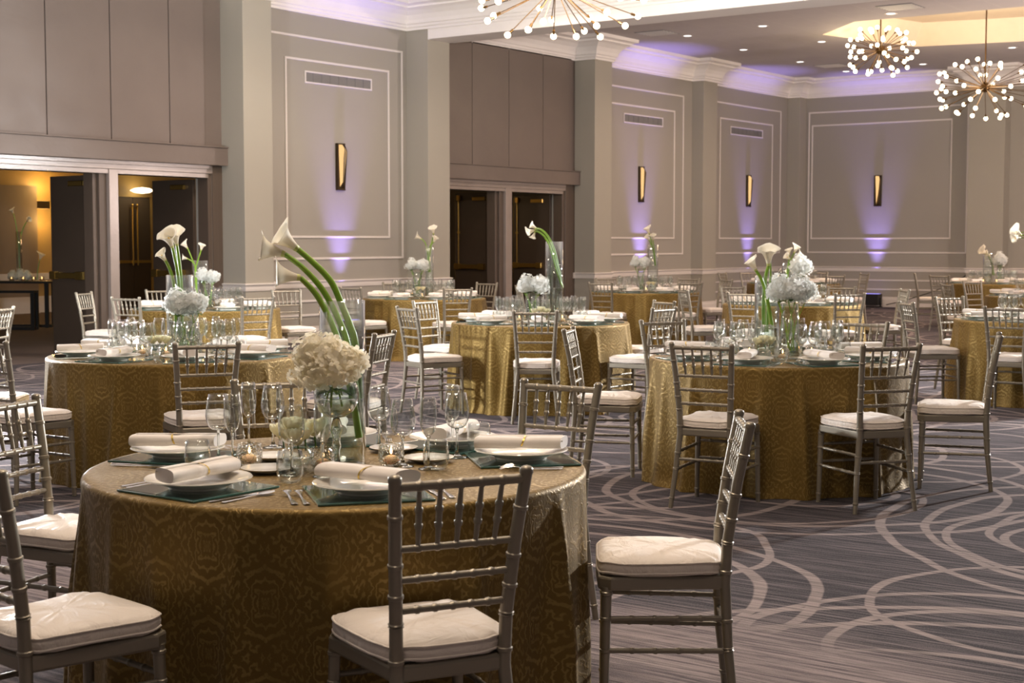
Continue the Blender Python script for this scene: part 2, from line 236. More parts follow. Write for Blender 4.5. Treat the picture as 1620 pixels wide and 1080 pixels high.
# ceiling with faint tile joints
t=NT('ceiling_tile'); ob=t.coord(); sp=t.n('ShaderNodeSeparateXYZ'); t.put(sp.inputs[0],ob)
g=None
for a,s in ((sp.outputs[0],.61),(sp.outputs[1],1.22)):
    q=t.m('LESS_THAN',t.m('FRACT',t.m('DIVIDE',a,s)),.035/s*.61)
    g=q if g is None else t.m('MAXIMUM',g,q)
cc=t.mix(t.noise(ob,3,4),(.57,.53,.53),(.63,.59,.59))
M['ceil']=t.end(t.bsdf(color=t.mix(t.m('MULTIPLY',g,.7),cc,(.66,.62,.60)),rough=.85,normal=t.bump(t.noise(ob,60,2),.25,.006)))
M['coffer']=simple('coffer_cream',(.78,.66,.50),.5)
# tablecloth brocade
def brocade(name,k):
    t=NT(name); uv=t.coord('UV'); sp=t.n('ShaderNodeSeparateXYZ'); t.put(sp.inputs[0],uv)
    def mir(a,s,off=0.0): return t.m('ABSOLUTE',t.m('SUBTRACT',t.m('FRACT',t.m('ADD',t.m('DIVIDE',a,s),off)),.5))
    cx=mir(sp.outputs[0],.17); cy=mir(t.m('ADD',sp.outputs[1],t.m('MULTIPLY',.15,t.m('GREATER_THAN',t.m('FRACT',t.m('DIVIDE',sp.outputs[0],.34)),.5))),.30)
    cb=t.n('ShaderNodeCombineXYZ'); t.put(cb.inputs[0],cx); t.put(cb.inputs[1],t.m('MULTIPLY',cy,1.7))
    wx=t.m('SUBTRACT',t.noise(cb.outputs[0],7,2),.5); X=t.m('ADD',t.m('MULTIPLY',cx,2.0),t.m('MULTIPLY',wx,.6)); Yv=t.m('MULTIPLY',cy,2.0)
    rho=t.m('SQRT',t.m('ADD',t.m('MULTIPLY',X,X),t.m('MULTIPLY',Yv,Yv))); ph=t.m('ARCTAN2',Yv,X)
    g=t.m('SINE',t.m('ADD',t.m('MULTIPLY',rho,30.0),t.m('MULTIPLY',t.m('SINE',t.m('MULTIPLY',ph,6.0)),1.9)))
    h=t.m('SINE',t.m('ADD',t.m('MULTIPLY',Yv,26.0),t.m('MULTIPLY',t.m('SINE',t.m('MULTIPLY',X,13.0)),2.4)))
    sel=t.ramp(rho,.72,.98); g=t.m('ADD',t.m('MULTIPLY',g,t.m('SUBTRACT',1,sel)),t.m('MULTIPLY',h,sel))
    pat=t.ramp(g,.1,.9)
    blot=t.ramp(t.noise(uv,7,3),.3,.6); pat=t.m('MULTIPLY',pat,t.m('ADD',t.m('MULTIPLY',blot,.6),.4))
    weave=t.noise(t.coord('UV',(420,90,1)),1,2)
    pat=t.m('MULTIPLY',pat,t.m('ADD',t.m('MULTIPLY',weave,.6),.7),clamp=True)
    col_=t.mix(pat,(.165,.102,.022),(.275,.185,.056))
    rg=t.m('SUBTRACT',.56,t.m('MULTIPLY',pat,.16))
    return t.end(t.bsdf(color=col_,rough=rg,metal=.45,sheen=.06,sheenr=.4,normal=t.bump(t.m('ADD',pat,t.m('MULTIPLY',t.noise(t.coord('UV'),260,2),.6)),  .35*k,.0025),spec=.32))
M['cloth']=brocade('gold_brocade',1)
M['silver']=simple('silver_chair_paint',(.27,.24,.188),.36,.5,var=.05)
t=NT('ivory_cushion'); ob=t.coord()
wr=t.noise(t.coord(scale=(5,9,6)),1.6,4,.55,1.2)
M['cushion']=t.end(t.bsdf(color=(.80,.72,.64),rough=.5,sheen=.3,normal=t.bump(wr,.55,.02),spec=.4))
M['napkin']=simple('napkin_linen',(.82,.76,.70),.75,var=.03,scale=30,bump=.1,sheen=.3)
M['band']=simple('gold_band',(.62,.44,.10),.35,.7)
M['china']=simple('white_china',(.80,.76,.68),.18,var=.01,coat=.5)
t=NT('mirror_plate'); M['mirror']=t.end(t.bsdf(color=t.mix(t.noise(t.coord(),9,2),(.36,.45,.42),(.44,.53,.50)),metal=1.0,rough=.06))
t=NT('green_glass_edge'); M['gedge']=t.end(t.bsdf(color=t.mix(t.noise(t.coord(),30,2),(.03,.10,.085),(.05,.15,.13)),rough=.1,coat=1.0))
M['steel']=simple('polished_steel',(.72,.70,.67),.14,1,var=.03)
def thin(name,tint,str_=1.0,dimple=0):
    t=NT(name); tr=t.n('ShaderNodeBsdfTransparent',{'Color':tint})
    nrm=None
    if dimple:
        v=t.n('ShaderNodeTexVoronoi',{'Scale':dimple}); t.put(v.inputs['Vector'],t.coord()); nrm=t.bump(v.outputs['Distance'],.9,.01)
    gl=t.n('ShaderNodeBsdfGlossy',{'Color':(.95,.96,.97),'Roughness':.02})
    lw=t.n('ShaderNodeLayerWeight',{'Blend':.5})
    if nrm: t.put(gl.inputs['Normal'],nrm); t.put(lw.inputs['Normal'],nrm)
    fr=t.m('ADD',.05,t.m('MULTIPLY',t.m('POWER',lw.outputs['Facing'],2.4),1.0))
    mx=t.n('ShaderNodeMixShader'); t.put(mx.inputs[0],t.m('MULTIPLY',fr,str_,clamp=True)); t.t.links.new(tr.outputs[0],mx.inputs[1]); t.t.links.new(gl.outputs[0],mx.inputs[2])
    return t.end(mx.outputs[0])
M['glass']=thin('clear_thin_glass',(.975,.985,.98))
M['vglass']=thin('clear_vase_glass',(.95,.975,.97),1.2)
M['votive']=thin('dimpled_votive_glass',(.95,.95,.93),1.0,130)
t=NT('solid_glass'); M['solid']=t.end(t.n('ShaderNodeBsdfGlass',{'Color':(.97,.985,.98),'Roughness':.0,'IOR':1.45}).outputs[0])
M['water']=thin('still_water',(.93,.965,.955),1.5)
def petal(name,a,b,tl=.52):
    t=NT(name); c=t.mix(t.noise(t.coord(),40,3),a,b)
    d=t.bsdf(color=c,rough=.5,spec=.3); tr=t.n('ShaderNodeBsdfTranslucent',{'Color':c}).outputs[0]
    mx=t.n('ShaderNodeMixShader',{0:tl,1:d,2:tr}); return t.end(mx.outputs[0])
M['hyd']=petal('hydrangea_petal',(.86,.80,.64),(.95,.91,.80))
M['hydc']=petal('cool_white_petal',(.78,.80,.76),(.90,.91,.90))
M['rose']=petal('cream_rose_petal',(.80,.74,.46),(.90,.86,.66))
M['calla']=petal('calla_petal',(.92,.87,.74),(.95,.93,.87))
M['callag']=simple('calla_throat',(.60,.62,.22),.5)
M['spadix']=simple('yellow_spadix',(.80,.52,.05),.6)
M['stem']=simple('green_stem',(.16,.30,.025),.35,var=.25,scale=12,sss=.1)
M['lgreen']=simple('pale_stem',(.30,.46,.08),.35,var=.2,scale=12,sss=.1)
M['leafg']=simple('leaf_green',(.06,.13,.015),.45,var=.3,scale=20)
M['wax']=simple('candle_wax',(.85,.66,.42),.5,sss=.4)
M['flame']=emit('flame',(1.0,.55,.2),14)
M['bulb']=emit('warm_bulb',(1.0,.80,.52),13)
M['sconce_glow']=emit('sconce_glow',(1.0,.60,.25),1.1)
M['dl']=emit('downlight_lens',(1.0,.93,.86),4)
M['foyer_wall']=simple('foyer_wall',(.25,.19,.13),.6,var=.05)
M['foyer_gold']=simple('foyer_gold_wall',(.36,.24,.08),.5,var=.15,scale=5)
M['foyer_floor']=simple('foyer_carpet',(.10,.07,.06),.9,var=.3,scale=3)
M['fglow']=emit('reflection_glow',(1.0,.80,.5),5)
M['fwarm']=emit('foyer_warm_lamp',(1.0,.55,.15),2.5)
M['blue_lens']=emit('violet_lens',(.35,.30,1.0),1.5)
# ------------------------------------------------------------------ room
XW=-15.4; YF=32.3; ZC=5.2
struct('floor',MB().box(-15.4,14,-8,32.6,-.1,0),M['carpet'],'patterned mauve and slate ballroom carpet')
# ceiling with an octagonal coffer opening
oct_=[(-11.55,25.35),(-10.85,27.95),(-8.9,28.4),(-5.0,28.4),(-3.6,26.6),(-4.4,24.27),(-10.45,24.2)]
bm=bmesh.new(); outer=[(-15.7,-8),(14,-8),(14,32.6),(-15.7,32.6)]
def loop(pts,z): 
    vs=[bm.verts.new((x,y,z)) for x,y in pts]; return [bm.edges.new((vs[i],vs[(i+1)%len(vs)])) for i in range(len(vs))]
e=loop(outer,ZC)+loop(oct_,ZC)
bmesh.ops.triangle_fill(bm,use_beauty=True,use_dissolve=False,edges=e)
r_=bmesh.ops.extrude_face_region(bm,geom=bm.faces[:]); bmesh.ops.translate(bm,vec=(0,0,.06),verts=[v for v in r_['geom'] if isinstance(v,bmesh.types.BMVert)])
bmesh.ops.recalc_face_normals(bm,faces=bm.faces[:])
me=bpy.data.meshes.new('ceiling'); bm.to_mesh(me); bm.free(); me.materials.append(M['ceil'])
ceil=bpy.data.objects.new('ceiling',me); col.objects.link(ceil); tag(ceil,'pale tiled ballroom ceiling',kind='structure')
mb=MB(); n=len(oct_); cx=-7.6; cy=26.4
top=[(cx+(x-cx)*.93,cy+(y-cy)*.9) for x,y in oct_]
b=len(mb.v); mb.v+= [(x,y,ZC) for x,y in oct_]+[(x,y,5.62) for x,y in top]
for i in range(n): mb.face([i,(i+1)%n,n+(i+1)%n,n+i])
mb.face([n+i for i in range(n)])
struct('ceiling_coffer',mb,M['coffer'],'cream ceiling coffer above the chandeliers')
# left wall: taupe slab with two door openings
D1=(9.4,14.10); D2=(18.95,22.70); DH=2.34
mb=MB()
for y0,y1,z0 in ((2.0,D1[0],0),(D1[0],D1[1],DH),(D1[1],D2[0],0),(D2[0],D2[1],DH),(D2[1],32.6,0)):
    mb.box(XW-.25,XW,y0,y1,z0,ZC)
struct('wall_left',mb,M['wall'],'taupe panelled ballroom wall with two double doorways')
struct('wall_far',MB().box(XW-.25,13,YF,YF+.25,0,ZC),M['wall'],'taupe panelled far wall of the ballroom')
PP=[(14.35,14.89,-14.96),(18.286,18.83,-14.96),(23.08,23.66,-14.96),(27.46,28.05,-15.13),(31.95,32.3,-15.09)]
for i,(y0,y1,x1) in enumerate(PP):
    struct('pillar_%d'%(i+1),MB().box(XW,x1,y0,y1,0,ZC if i!=1 else 4.9),M['pier'],bevel=.004)
struct('pillar_6',MB().box(-11.14,-10.36,31.93,YF,0,ZC),M['pier'],bevel=.004)
struct('pillar_7',MB().box(-6.3,-5.5,31.93,YF,0,ZC),M['pier'],bevel=.004)
# beam across the room
struct('ceiling_beam',MB().box(-14.96,13,18.29,18.83,4.62,ZC),M['cornice'],'white dropped ceiling beam across the ballroom')
# cornice: profile swept along straight runs
prof=[(0,4.78),(.03,4.78),(.03,4.815),(.05,4.83),(.055,4.865),(.075,4.875),(.09,4.93),(.13,5.0),(.20,5.06),(.25,5.085),(.27,5.09),(.27,5.115),(.30,5.13),(.36,5.14),(.36,5.2),(0,5.2)]
def sweep(mb,path,prof,close=False,side=1):
    # path: 2D polyline; profile offsets to the left (side=1) of travel; mitred corners
    P=[Vector(p) for p in path]; n=len(P); rows=[]
    for i in range(n):
        a=(P[i]-P[i-1]).normalized() if i>0 else None; b_=(P[i+1]-P[i]).normalized() if i<n-1 else None
        na=Vector((-a.y,a.x)) if a else None; nb=Vector((-b_.y,b_.x)) if b_ else None
        if a is None: nn=nb
        elif b_ is None: nn=na
        else:
            nn=(na+nb); nn=nn/nn.length_squared*2 if nn.length>1e-6 else na
        rows.append([(P[i].x+nn.x*o*side,P[i].y+nn.y*o*side,z) for o,z in prof])
    b=len(mb.v); k=len(prof)
    for r_ in rows: mb.v+=r_
    for i in range(n-1):
        for j in range(k-1):
            f=[b+i*k+j,b+(i+1)*k+j,b+(i+1)*k+j+1,b+i*k+j+1]
            mb.face(f)
    mb.face([b+j for j in range(k)]); mb.face([b+(n-1)*k+j for j in range(k)][::-1])
    return mb
runA=[(XW,2.0),(XW,14.35),(-14.96,14.35),(-14.96,14.89),(XW,14.89),(XW,18.286),(-14.96,18.286),(13,18.286)]
runB=[(0,0),(XW,18.9),(XW,23.08),(-14.96,23.08),(-14.96,23.66),(XW,23.66),(XW,27.46),(-15.13,27.46),(-15.13,28.05),(XW,28.05),(XW,31.95),(-15.09,31.95),(-15.09,YF),(-11.14,YF),(-11.14,31.93),(-10.36,31.93),(-10.36,YF),(13,YF)]
struct('trim_1',sweep(MB(),runA,prof,side=-1),M['cornice'],'white stepped cornice in front of the ceiling beam',smooth=False)
struct('trim_2',sweep(MB(),runB[1:],prof,side=-1),M['cornice'],'white stepped cornice beyond the ceiling beam',smooth=False)
struct('trim_3',MB().box(-14.9,13,18.83,18.87,4.62,4.70).box(-14.9,13,18.25,18.29,4.62,4.655),M['cornice'],'white bead under the ceiling beam')
# chair rail and baseboard runs
rail=[(0,.80),(.012,.80),(.016,.83),(.016,.87),(.035,.885),(.035,.90),(0,.905)]
base=[(0,0),(.022,0),(.022,.17),(.012,.20),(.012,.225),(0,.23)]
runs=[[(-14.96,14.35),(-14.96,14.89),(XW,14.89),(XW,18.286),(-14.96,18.286),(-14.96,18.83),(XW,18.83)],
      [(XW,23.02),(XW,23.08),(-14.96,23.08),(-14.96,23.66),(XW,23.66),(XW,27.46),(-15.13,27.46),(-15.13,28.05),(XW,28.05),(XW,31.95),(-15.09,31.95),(-15.09,YF),(-11.14,YF),(-11.14,31.93),(-10.36,31.93),(-10.36,YF),(-6.3,YF)]]
runs[0]=[(XW+.002,14.35)]+runs[0]
for i,rn in enumerate(runs):
    struct('trim_%d'%(4+i),sweep(MB(),rn,rail,side=-1),M['white'],'white chair rail')
    struct('baseboard_%s'%('left' if i==0 else 'far'),sweep(MB(),rn,base,side=-1),M['white'],'white baseboard')
# picture-frame mouldings on the wall bays
def frameY(mb,y0,y1,z0,z1,w=.032,d=.018):
    for a in ((y0,y1,z1-w,z1),(y0,y1,z0,z0+w),(y0,y0+w,z0+w,z1-w),(y1-w,y1,z0+w,z1-w)): mb.box(XW,XW+d,*a)
def frameX(mb,x0,x1,z0,z1,w=.034,d=.018):
    for a in ((x0,x1,z1-w,z1),(x0,x1,z0,z0+w),(x0,x0+w,z0+w,z1-w),(x1-w,x1,z0+w,z1-w)): mb.box(a[0],a[1],YF-d,YF,a[2],a[3])
for i,(o,inn) in enumerate((((14.95,18.185),(15.58,17.86)),((23.72,27.10),(24.05,26.74)),((28.30,31.60),(28.66,31.18)))):
    mb=MB(); frameY(mb,o[0],o[1],1.21,4.46); frameY(mb,inn[0],inn[1],1.53,4.13); frameY(mb,o[0],o[1],.38,.62)
    struct('trim_%d'%(6+i),mb,M['white'],'white picture-frame mouldings on a wall bay',bevel=.004)
mb=MB(); frameX(mb,-15.03,-11.26,1.21,4.46); frameX(mb,-14.95,-11.62,1.53,4.16); frameX(mb,-14.99,-11.3,.38,.62)
struct('trim_9',mb,M['white'],'white picture-frame mouldings on the far wall',bevel=.004)
# over-door cladding: tall brown panels, ledge, header, jambs, mullion
def overdoor(idx,seams,y1,ledge_end,mull,jamb,open0):
    mb=MB()
    for a,b_ in zip(seams,seams[1:]): mb.box(XW,XW+.03,a+.008,b_-.008,2.765,4.80)
    mb.box(XW,XW+.004,seams[0],ledge_end,2.6,4.80)
    struct('wall_cladding_%d'%idx,mb,M['panel'],'tall brown lacquered wall panels above a doorway',bevel=.003)
    mb=MB().box(XW,XW+.13,seams[0],ledge_end-.002,2.51,2.75).box(XW,XW+.15,seams[0],ledge_end-.002,2.75,2.765)
    struct('trim_%d'%(9+idx),mb,M['panel'],'brown ledge under the wall panels',bevel=.004)
    mb=MB().box(XW-.02,XW+.035,seams[0],jamb[0]+.06,2.40,2.51).box(XW-.03,XW+.06,seams[0],jamb[0]+.03,2.46,2.51).box(XW-.2,XW+.02,seams[0],jamb[0],2.34,2.40)
    struct('trim_%d'%(11+idx),mb,M['header'],'glossy stepped door header',bevel=.004)
    mb=MB().box(XW-.22,XW+.032,mull[0],mull[1],0,2.40)
    struct('trim_%d'%(13+idx),mb,M['header'],'glossy upright between the double doors',bevel=.006)
    mb=MB()
    for (a,b_,d) in ((jamb[0],jamb[0]+.07,.0),(jamb[0]+.07,jamb[0]+.16,.02),(jamb[0]+.16,jamb[1],.008)): mb.box(XW-.2,XW+d+.001,a,b_,0,2.51 if b_>jamb[0]+.1 else 2.40)
    mb.box(XW-.24,XW-.06,mull[0]-.19,mull[0]-.12,0,2.38).box(XW-.2,XW-.02,mull[0]-.12,mull[0]-.001,0,2.38)
    struct('door_frame_%d'%idx,mb,M['frame'],'dark brown moulded door jamb',bevel=.005)
overdoor(1,[9.4,10.50,11.479,12.452,13.415,14.03],14.03,14.35,(12.40,12.545),(14.09,14.348),9.4)
overdoor(2,[18.9,19.955,20.992,22.021,22.93],22.93,23.08,(20.90,21.08),(22.68,23.078),18.95)
def leaf(idx,y,label,rod=False):
    o=struct('door_%d'%idx,MB().box(-16.47,-15.64,y-.024,y+.024,.012,2.325),M['leaf'],label,bevel=.003)
    MB().box(-16.42,-15.86,y-.085,y-.045,1.0,1.075).box(-16.45,-16.33,y-.09,y-.024,.985,1.09).box(-15.92,-15.80,y-.09,y-.024,.985,1.09).build('push_bar',M['brass'],o,smooth=False,bevel=.006)
    MB().box(-16.05,-15.78,y-.075,y-.024,2.19,2.255).build('door_closer',M['brass'],o,smooth=False,bevel=.006)
    MB().box(-16.476,-16.471,y-.02,y+.02,.05,2.3).build('edge_strip',M['brass'],o,smooth=False)
    if rod:
        MB().tube([(-16.38,y-.04,1.09),(-16.38,y-.04,2.27)],.012,8).box(-16.41,-16.35,y-.06,y-.024,2.2,2.29).box(-16.40,-16.36,y-.055,y-.024,1.62,1.66).build('latch_rod',M['brass'],o)
leaf(1,12.355,'dark brown door leaf standing open, left of the pale upright')
leaf(2,14.06,'dark brown door leaf standing open, right of the pale upright')
leaf(3,20.90,'dark door leaf with brass push bar, left leaf of the middle doorway',True)
leaf(4,22.66,'dark door leaf with brass push bar, right leaf of the middle doorway',True)
# foyer behind the doors
struct('floor_foyer',MB().box(-30,-15.4,4,40,-.1,-.001),M['foyer_floor'],'dark foyer carpet')
struct('wall_foyer',MB().box(-26.6,-26.4,6,21.48,0,3.25).box(-26.6,-26.4,21.48,22.45,2.46,3.25).box(-26.6,-26.4,22.45,40,0,3.25),M['foyer_gold'],'amber foyer wall')
struct('wall_foyer_pier',MB().box(-26.4,-26.2,6,19.28,0,2.62),M['foyer_wall'],'grey brown foyer wall panel')
struct('ceiling_foyer',MB().box(-30,-15.7,4,40,3.25,3.35),M['foyer_gold'],'foyer ceiling')
sweep_f=MB().box(-26.2,-26.16,6,19.28,.68,.82).box(-26.4,-26.36,19.28,21.4,.68,.82).box(-26.2,-26.17,6,19.28,0,.34).box(-26.4,-26.37,19.28,21.4,0,.34)
struct('trim_16',sweep_f,M['white'],'white rail and baseboard in the foyer')
o=struct('door_5',MB().box(-26.5,-26.42,21.49,21.955,.01,2.45).box(-26.5,-26.42,21.965,22.44,.01,2.45),M['leaf'],'dark closed double door across the foyer',bevel=.004)
for y in (21.90,22.03):
    MB().tube([(-26.36,y,.95),(-26.36,y,2.28)],.018,8).box(-26.42,-26.35,y-.015,y+.015,1.02,1.06).box(-26.42,-26.35,y-.015,y+.015,2.2,2.24).ball((-26.36,y,2.28),.03).build('pull_handle',M['brass'],o)
MB().box(-26.42,-26.38,21.5,22.43,1.0,1.06).build('push_bar',M['brass'],o,smooth=False)
# foyer furniture
def console(name,label,x,y,w,dp,h,rz,n):
    r=thing(name,label,'table',(x,y,0),rz,'nested black console tables in the foyer')
    MB().box(-w/2,w/2,-dp/2,dp/2,h-.04,h).build('table_top',M['black'],r,smooth=False,bevel=.004)
    for sx in (-1,1):
        for sy in (-1,1): MB().box(sx*(w/2-.03)-.03,sx*(w/2-.03)+.03,sy*(dp/2-.03)-.03,sy*(dp/2-.03)+.03,0,h-.041).build('leg',M['black'],r,smooth=False)
    MB().box(-w/2,w/2,-.03,.03,.0,.05).build('foot_rail',M['black'],r,smooth=False)
    return r
ang=math.atan2(CR.y,CR.x)
console('console_table','taller black console table in the foyer, holding flowers',-22.25,15.75,1.5,.45,.80,ang,0)
console('console_table','shorter black console table nested under the taller one',-21.55,15.30,.85,.26,.66,ang,0)
# ------------------------------------------------------------------ wall fittings
def fix_vent(y0,y1,z0,z1,label):
    r=thing('wall_vent',label,'vent',(XW,(y0+y1)/2,(z0+z1)/2),0,'white framed wall vents'); w=(y1-y0)/2; h=(z1-z0)/2
    mb=MB()
    for a in ((-w,w,h-.022,h),(-w,w,-h,-h+.022),(-w,-w+.022,-h+.022,h-.022),(w-.022,w,-h+.022,h-.022)): mb.box(.001,.02,*a)
    mb.build('vent_frame',M['white'],r,smooth=False,bevel=.003)
    mb=MB().box(.0005,.003,-w+.02,w-.02,-h+.02,h-.02)
    for i in range(5):
        z=-h+.03+(2*h-.06)*(i+.5)/5; mb.box(.003,.012,-w+.022,w-.022,z-.004,z+.004)
    for i in range(1,8):
        y=-w+2*w*i/8; mb.box(.003,.013,y-.004,y+.004,-h+.022,h-.022)
    mb.build('grille',M['vent'],r,smooth=False)
fix_vent(15.985,17.45,3.785,3.962,'long white framed vent above the leftmost wall sconce')
fix_vent(24.765,26.255,3.77,3.955,'long white framed vent on the wall bay beside the middle doorway')
fix_vent(29.135,30.67,3.79,3.97,'long framed vent on the wall bay nearest the room corner')
def sconce(loc,rz,label):
    r=thing('wall_sconce',label,'sconce',loc,rz,'faceted bronze wall sconces')
    # local: +X out of the wall, Y sideways, Z up; 0.70 tall
    h=.35
    MB().box(0,.035,-.085,.085,-h,h).box(.035,.052,-.085,-.062,-h,h).box(.035,.05,-.055,.085,h-.02,h).box(.035,.05,-.055,.085,-h,-h+.02).build('bronze_case',M['bronze'],r,smooth=False,bevel=.003)
    mb=MB(); b=len(mb.v)
    mb.v+=[(.04,-.055,h-.02),(.04,.03,h-.02),(.04,-.03,-h+.05),(.095,-.005,h-.06),(.08,-.01,-h+.12),(.04,.075,h-.1)]
    for f in ((0,3,1),(0,2,4,3),(1,3,5),(3,4,2,5)): mb.face([b+i for i in f])
    mb.build('glowing_shade',M['sconce_glow'],r,smooth=False)
    mb=MB(); b=len(mb.v)
    mb.v+=[(.04,.03,h-.02),(.04,.085,h-.02),(.04,.085,-h+.02),(.04,-.005,-h+.02),(.085,.088,h-.12),(.055,.03,-h+.1)]
    for f in ((0,4,1),(1,4,2),(0,5,4),(4,5,2),(5,3,2),(0,3,5)): mb.face([b+i for i in f])
    mb.build('bronze_facet',M['bronze'],r,smooth=False)
sconce((XW,16.72,2.595),0,'tall faceted bronze sconce glowing amber, leftmost on the panelled wall')
sconce((XW,25.41,2.60),0,'tall faceted bronze sconce right of the middle doorway')
sconce((XW,29.99,2.595),0,'tall faceted bronze sconce just left of the room corner')
sconce((-13.31,YF,2.62),-PI/2,'tall faceted bronze sconce alone on the far wall')
# floor uplights that wash the wall
def uplight(loc,rz,label,power,body=True):
    r=thing('floor_uplight',label,'light',loc,rz,'black floor uplights at the wall foot')
    MB().box(-.13,.13,-.19,.19,.05,.30).build('lamp_housing',M['black'],r,smooth=False,bevel=.01)
    MB().box(-.10,.10,-.16,.16,.301,.306).build('lens',M['blue_lens'],r,smooth=False)
    MB().box(-.02,.02,-.22,-.19,0,.22).box(-.02,.02,.19,.22,0,.22).box(-.08,.08,-.22,.22,0,.02).build('stand',M['black'],r,smooth=False)
    L=bpy.data.lights.new('violet_uplight','SPOT'); L.energy=power; L.color=(.35,.27,1.0); L.spot_size=math.radians(39); L.spot_blend=1.0; L.shadow_soft_size=.06
    lo=bpy.data.objects.new('violet_uplight',L); col.objects.link(lo); lo.location=(loc[0],loc[1],.36)
    out=Vector((math.cos(rz),math.sin(rz),0)); d=Vector((0,0,1))-out*.055
    lo.rotation_euler=d.to_track_quat('-Z','Y').to_euler()
UP=640
uplight((XW+.26,16.72,0),0,'black floor uplight below the leftmost wall sconce',UP)
uplight((XW+.26,25.41,0),0,'black floor uplight below the sconce by the middle doorway',UP*1.25)
uplight((XW+.26,29.99,0),0,'black floor uplight below the sconce near the room corner',UP)
uplight((-13.31,YF-.26,0),-PI/2,'black floor uplight below the far wall sconce, with a cable',UP)
tag(MB().tube([(-13.0,YF-.2,.06),(-12.6,YF-.10,.16),(-12.0,YF-.09,.36),(-11.5,YF-.10,.55),(-11.25,YF-.12,.72),(-11.2,YF-.06,.80)],.011,6).build('power_cable',M['black']),'dark cable rising from the floor uplight along the far wall','cable')
# ceiling downlights
p=thing('recessed_downlight','x','downlight',group='recessed ceiling downlights')
MB().lathe([(.075,-.004),(.105,-.004),(.105,0),(.075,0)],20).build('trim_ring',M['white'],p)
MB().lathe([(.001,-.001),(.074,-.001)],16).build('lens',M['dl'],p)
p=Proto(p)
for i,(x,y,l) in enumerate(((-13.6,24.06,'left of the small chandelier, nearest the pillar'),(-11.94,23.75,'nearest the beam, left of the small chandelier'),(-13.7,26.44,'third from the beam along the panelled wall'),(-13.66,28.9,'second from the room corner'),(-11.97,26.24,'between the coffer tip and the wall'),(-11.75,30.8,'beyond the small chandelier by the far wall'),(-13.6,31.1,'nearest the room corner'),(-9.6,23.7,'on the beam side of the coffer'),(-9.37,29.2,'between the coffer and the far wall'),(-7.2,23.6,'at the upper right on the beam side of the coffer'))):
    p.place((x,y,ZC),0,'small round recessed ceiling downlight '+l)
for i,(x,y,l) in enumerate(((-13.85,23.4,'by the pillar cornice'),(-9.2,23.1,'above the coffer near the beam'),(-13.4,29.9,'near the room corner'))):
    r=thing('ceiling_vent','square ceiling air vent '+l,'vent',(x,y,ZC),0,'ceiling air vents')
    mb=MB().box(-.3,.3,-.3,.3,-.006,0)
    mb.build('vent_plate',M['vent'],r,smooth=False)
    mb=MB()
    for k in range(5): mb.box(-.28,.28,-.25+k*.11,-.2+k*.11,-.014,-.006)
    mb.build('louvres',M['white'],r,smooth=False)
tag(MB().lathe([(.02,-.05),(.05,-.045),(.05,-.02),(.02,-.015),(.02,0)],12).build('ceiling_sprinkler',M['steel'],loc=(-14.1,20.8,ZC)),'small ceiling sprinkler head just beyond the beam','sprinkler')
# ------------------------------------------------------------------ chandeliers
def chandelier(loc,rx,rz_,n,rodtop,seed,label,rb):
    rr=random.Random(seed)
    r=thing('sputnik_chandelier',label,'chandelier',loc,rr.random()*3,'starburst bulb chandeliers')
    MB().ball((0,0,0),.085,16,10).lathe([(.03,.07),(.05,.085),(.03,.1)],14).build('hub',M['rod'],r)
    MB().tube([(0,0,.08),(0,0,rodtop-loc[2]-.02)],.013,8).build('hanging_rod',M['rod'],r)
    MB().lathe([(.001,-.06),(.05,-.05),(.08,-.012),(.08,0),(.001,0)],16,(0,0,rodtop-loc[2])).build('ceiling_rose',M['rod'],r)
    for i in range(n):
        z=1-2*(i+.5)/n; a=i*2.39996+rr.uniform(-.25,.25); z=max(-.97,min(.97,z+rr.uniform(-.05,.05)))
        q=math.sqrt(1-z*z); L=rr.choice((.80,.9,1.0,1.0))
        e=Vector((q*math.cos(a)*rx*L,q*math.sin(a)*rx*L,z*rz_*L)); d=e.normalized()
        arm=MB().tube([d*.06,e*.995],.0055,6).tube([e-d*.055,e-d*.0],.014,8).build('arm',M['rod'],r)
        MB().ball(tuple(e+d*.028),rb,10,8).build('bulb',M['bulb'],arm)
chandelier((-9.11,13.28,4.18),1.03,.56,56,ZC,3,'large starburst chandelier nearest, cut by the top of the view',.034)
chandelier((-8.90,26.3,4.17),1.0,.52,58,5.62,5,'large wide starburst chandelier hanging on a long rod at right',.036)
chandelier((-10.5,25.47,4.86),.62,.45,54,5.62,9,'smaller round starburst chandelier under the coffer tip',.036)
for nm,loc,e in (('chandelier_or_fill_glow',(-9.11,13.28,4.18),260),('chandelier_or_fill_glow',(-8.90,26.3,4.17),100),('chandelier_or_fill_glow',(-10.5,25.47,4.86),60)):
    L=bpy.data.lights.new(nm,'POINT'); L.energy=e; L.color=(1.0,.74,.45); L.shadow_soft_size=.5
    o=bpy.data.objects.new(nm,L); col.objects.link(o); o.location=loc
# foyer fittings
r=thing('foyer_sconce','small box sconce glowing amber on the foyer wall','sconce',(-26.4,19.46,2.24))
MB().box(0,.12,-.2,.2,-.08,.08).build('shade',M['bronze'],r,smooth=False,bevel=.004)
MB().box(.02,.10,-.18,.18,.081,.084).box(.02,.10,-.18,.18,-.084,-.081).build('glow_strip',M['fwarm'],r,smooth=False)
r=thing('foyer_ceiling_lamp','round amber ceiling lamp seen at the top of the left doorway','lamp',(-22.0,17.05,2.98))
MB().lathe([(.20,-.05),(.23,0),(.20,.05),(.17,0),(.20,-.05)],24).build('lamp_ring',M['fwarm'],r)
MB().tube([(0,0,.04),(0,0,.27)],.02,8).lathe([(.001,.04),(.19,.04)],16).build('stem',M['bronze'],r)
r=thing('reflection_glow_disc','oval white reflection glow above the far foyer door','lamp',(-26.12,21.97,2.60))  # glowing disc added in place of a ceiling light's reflection
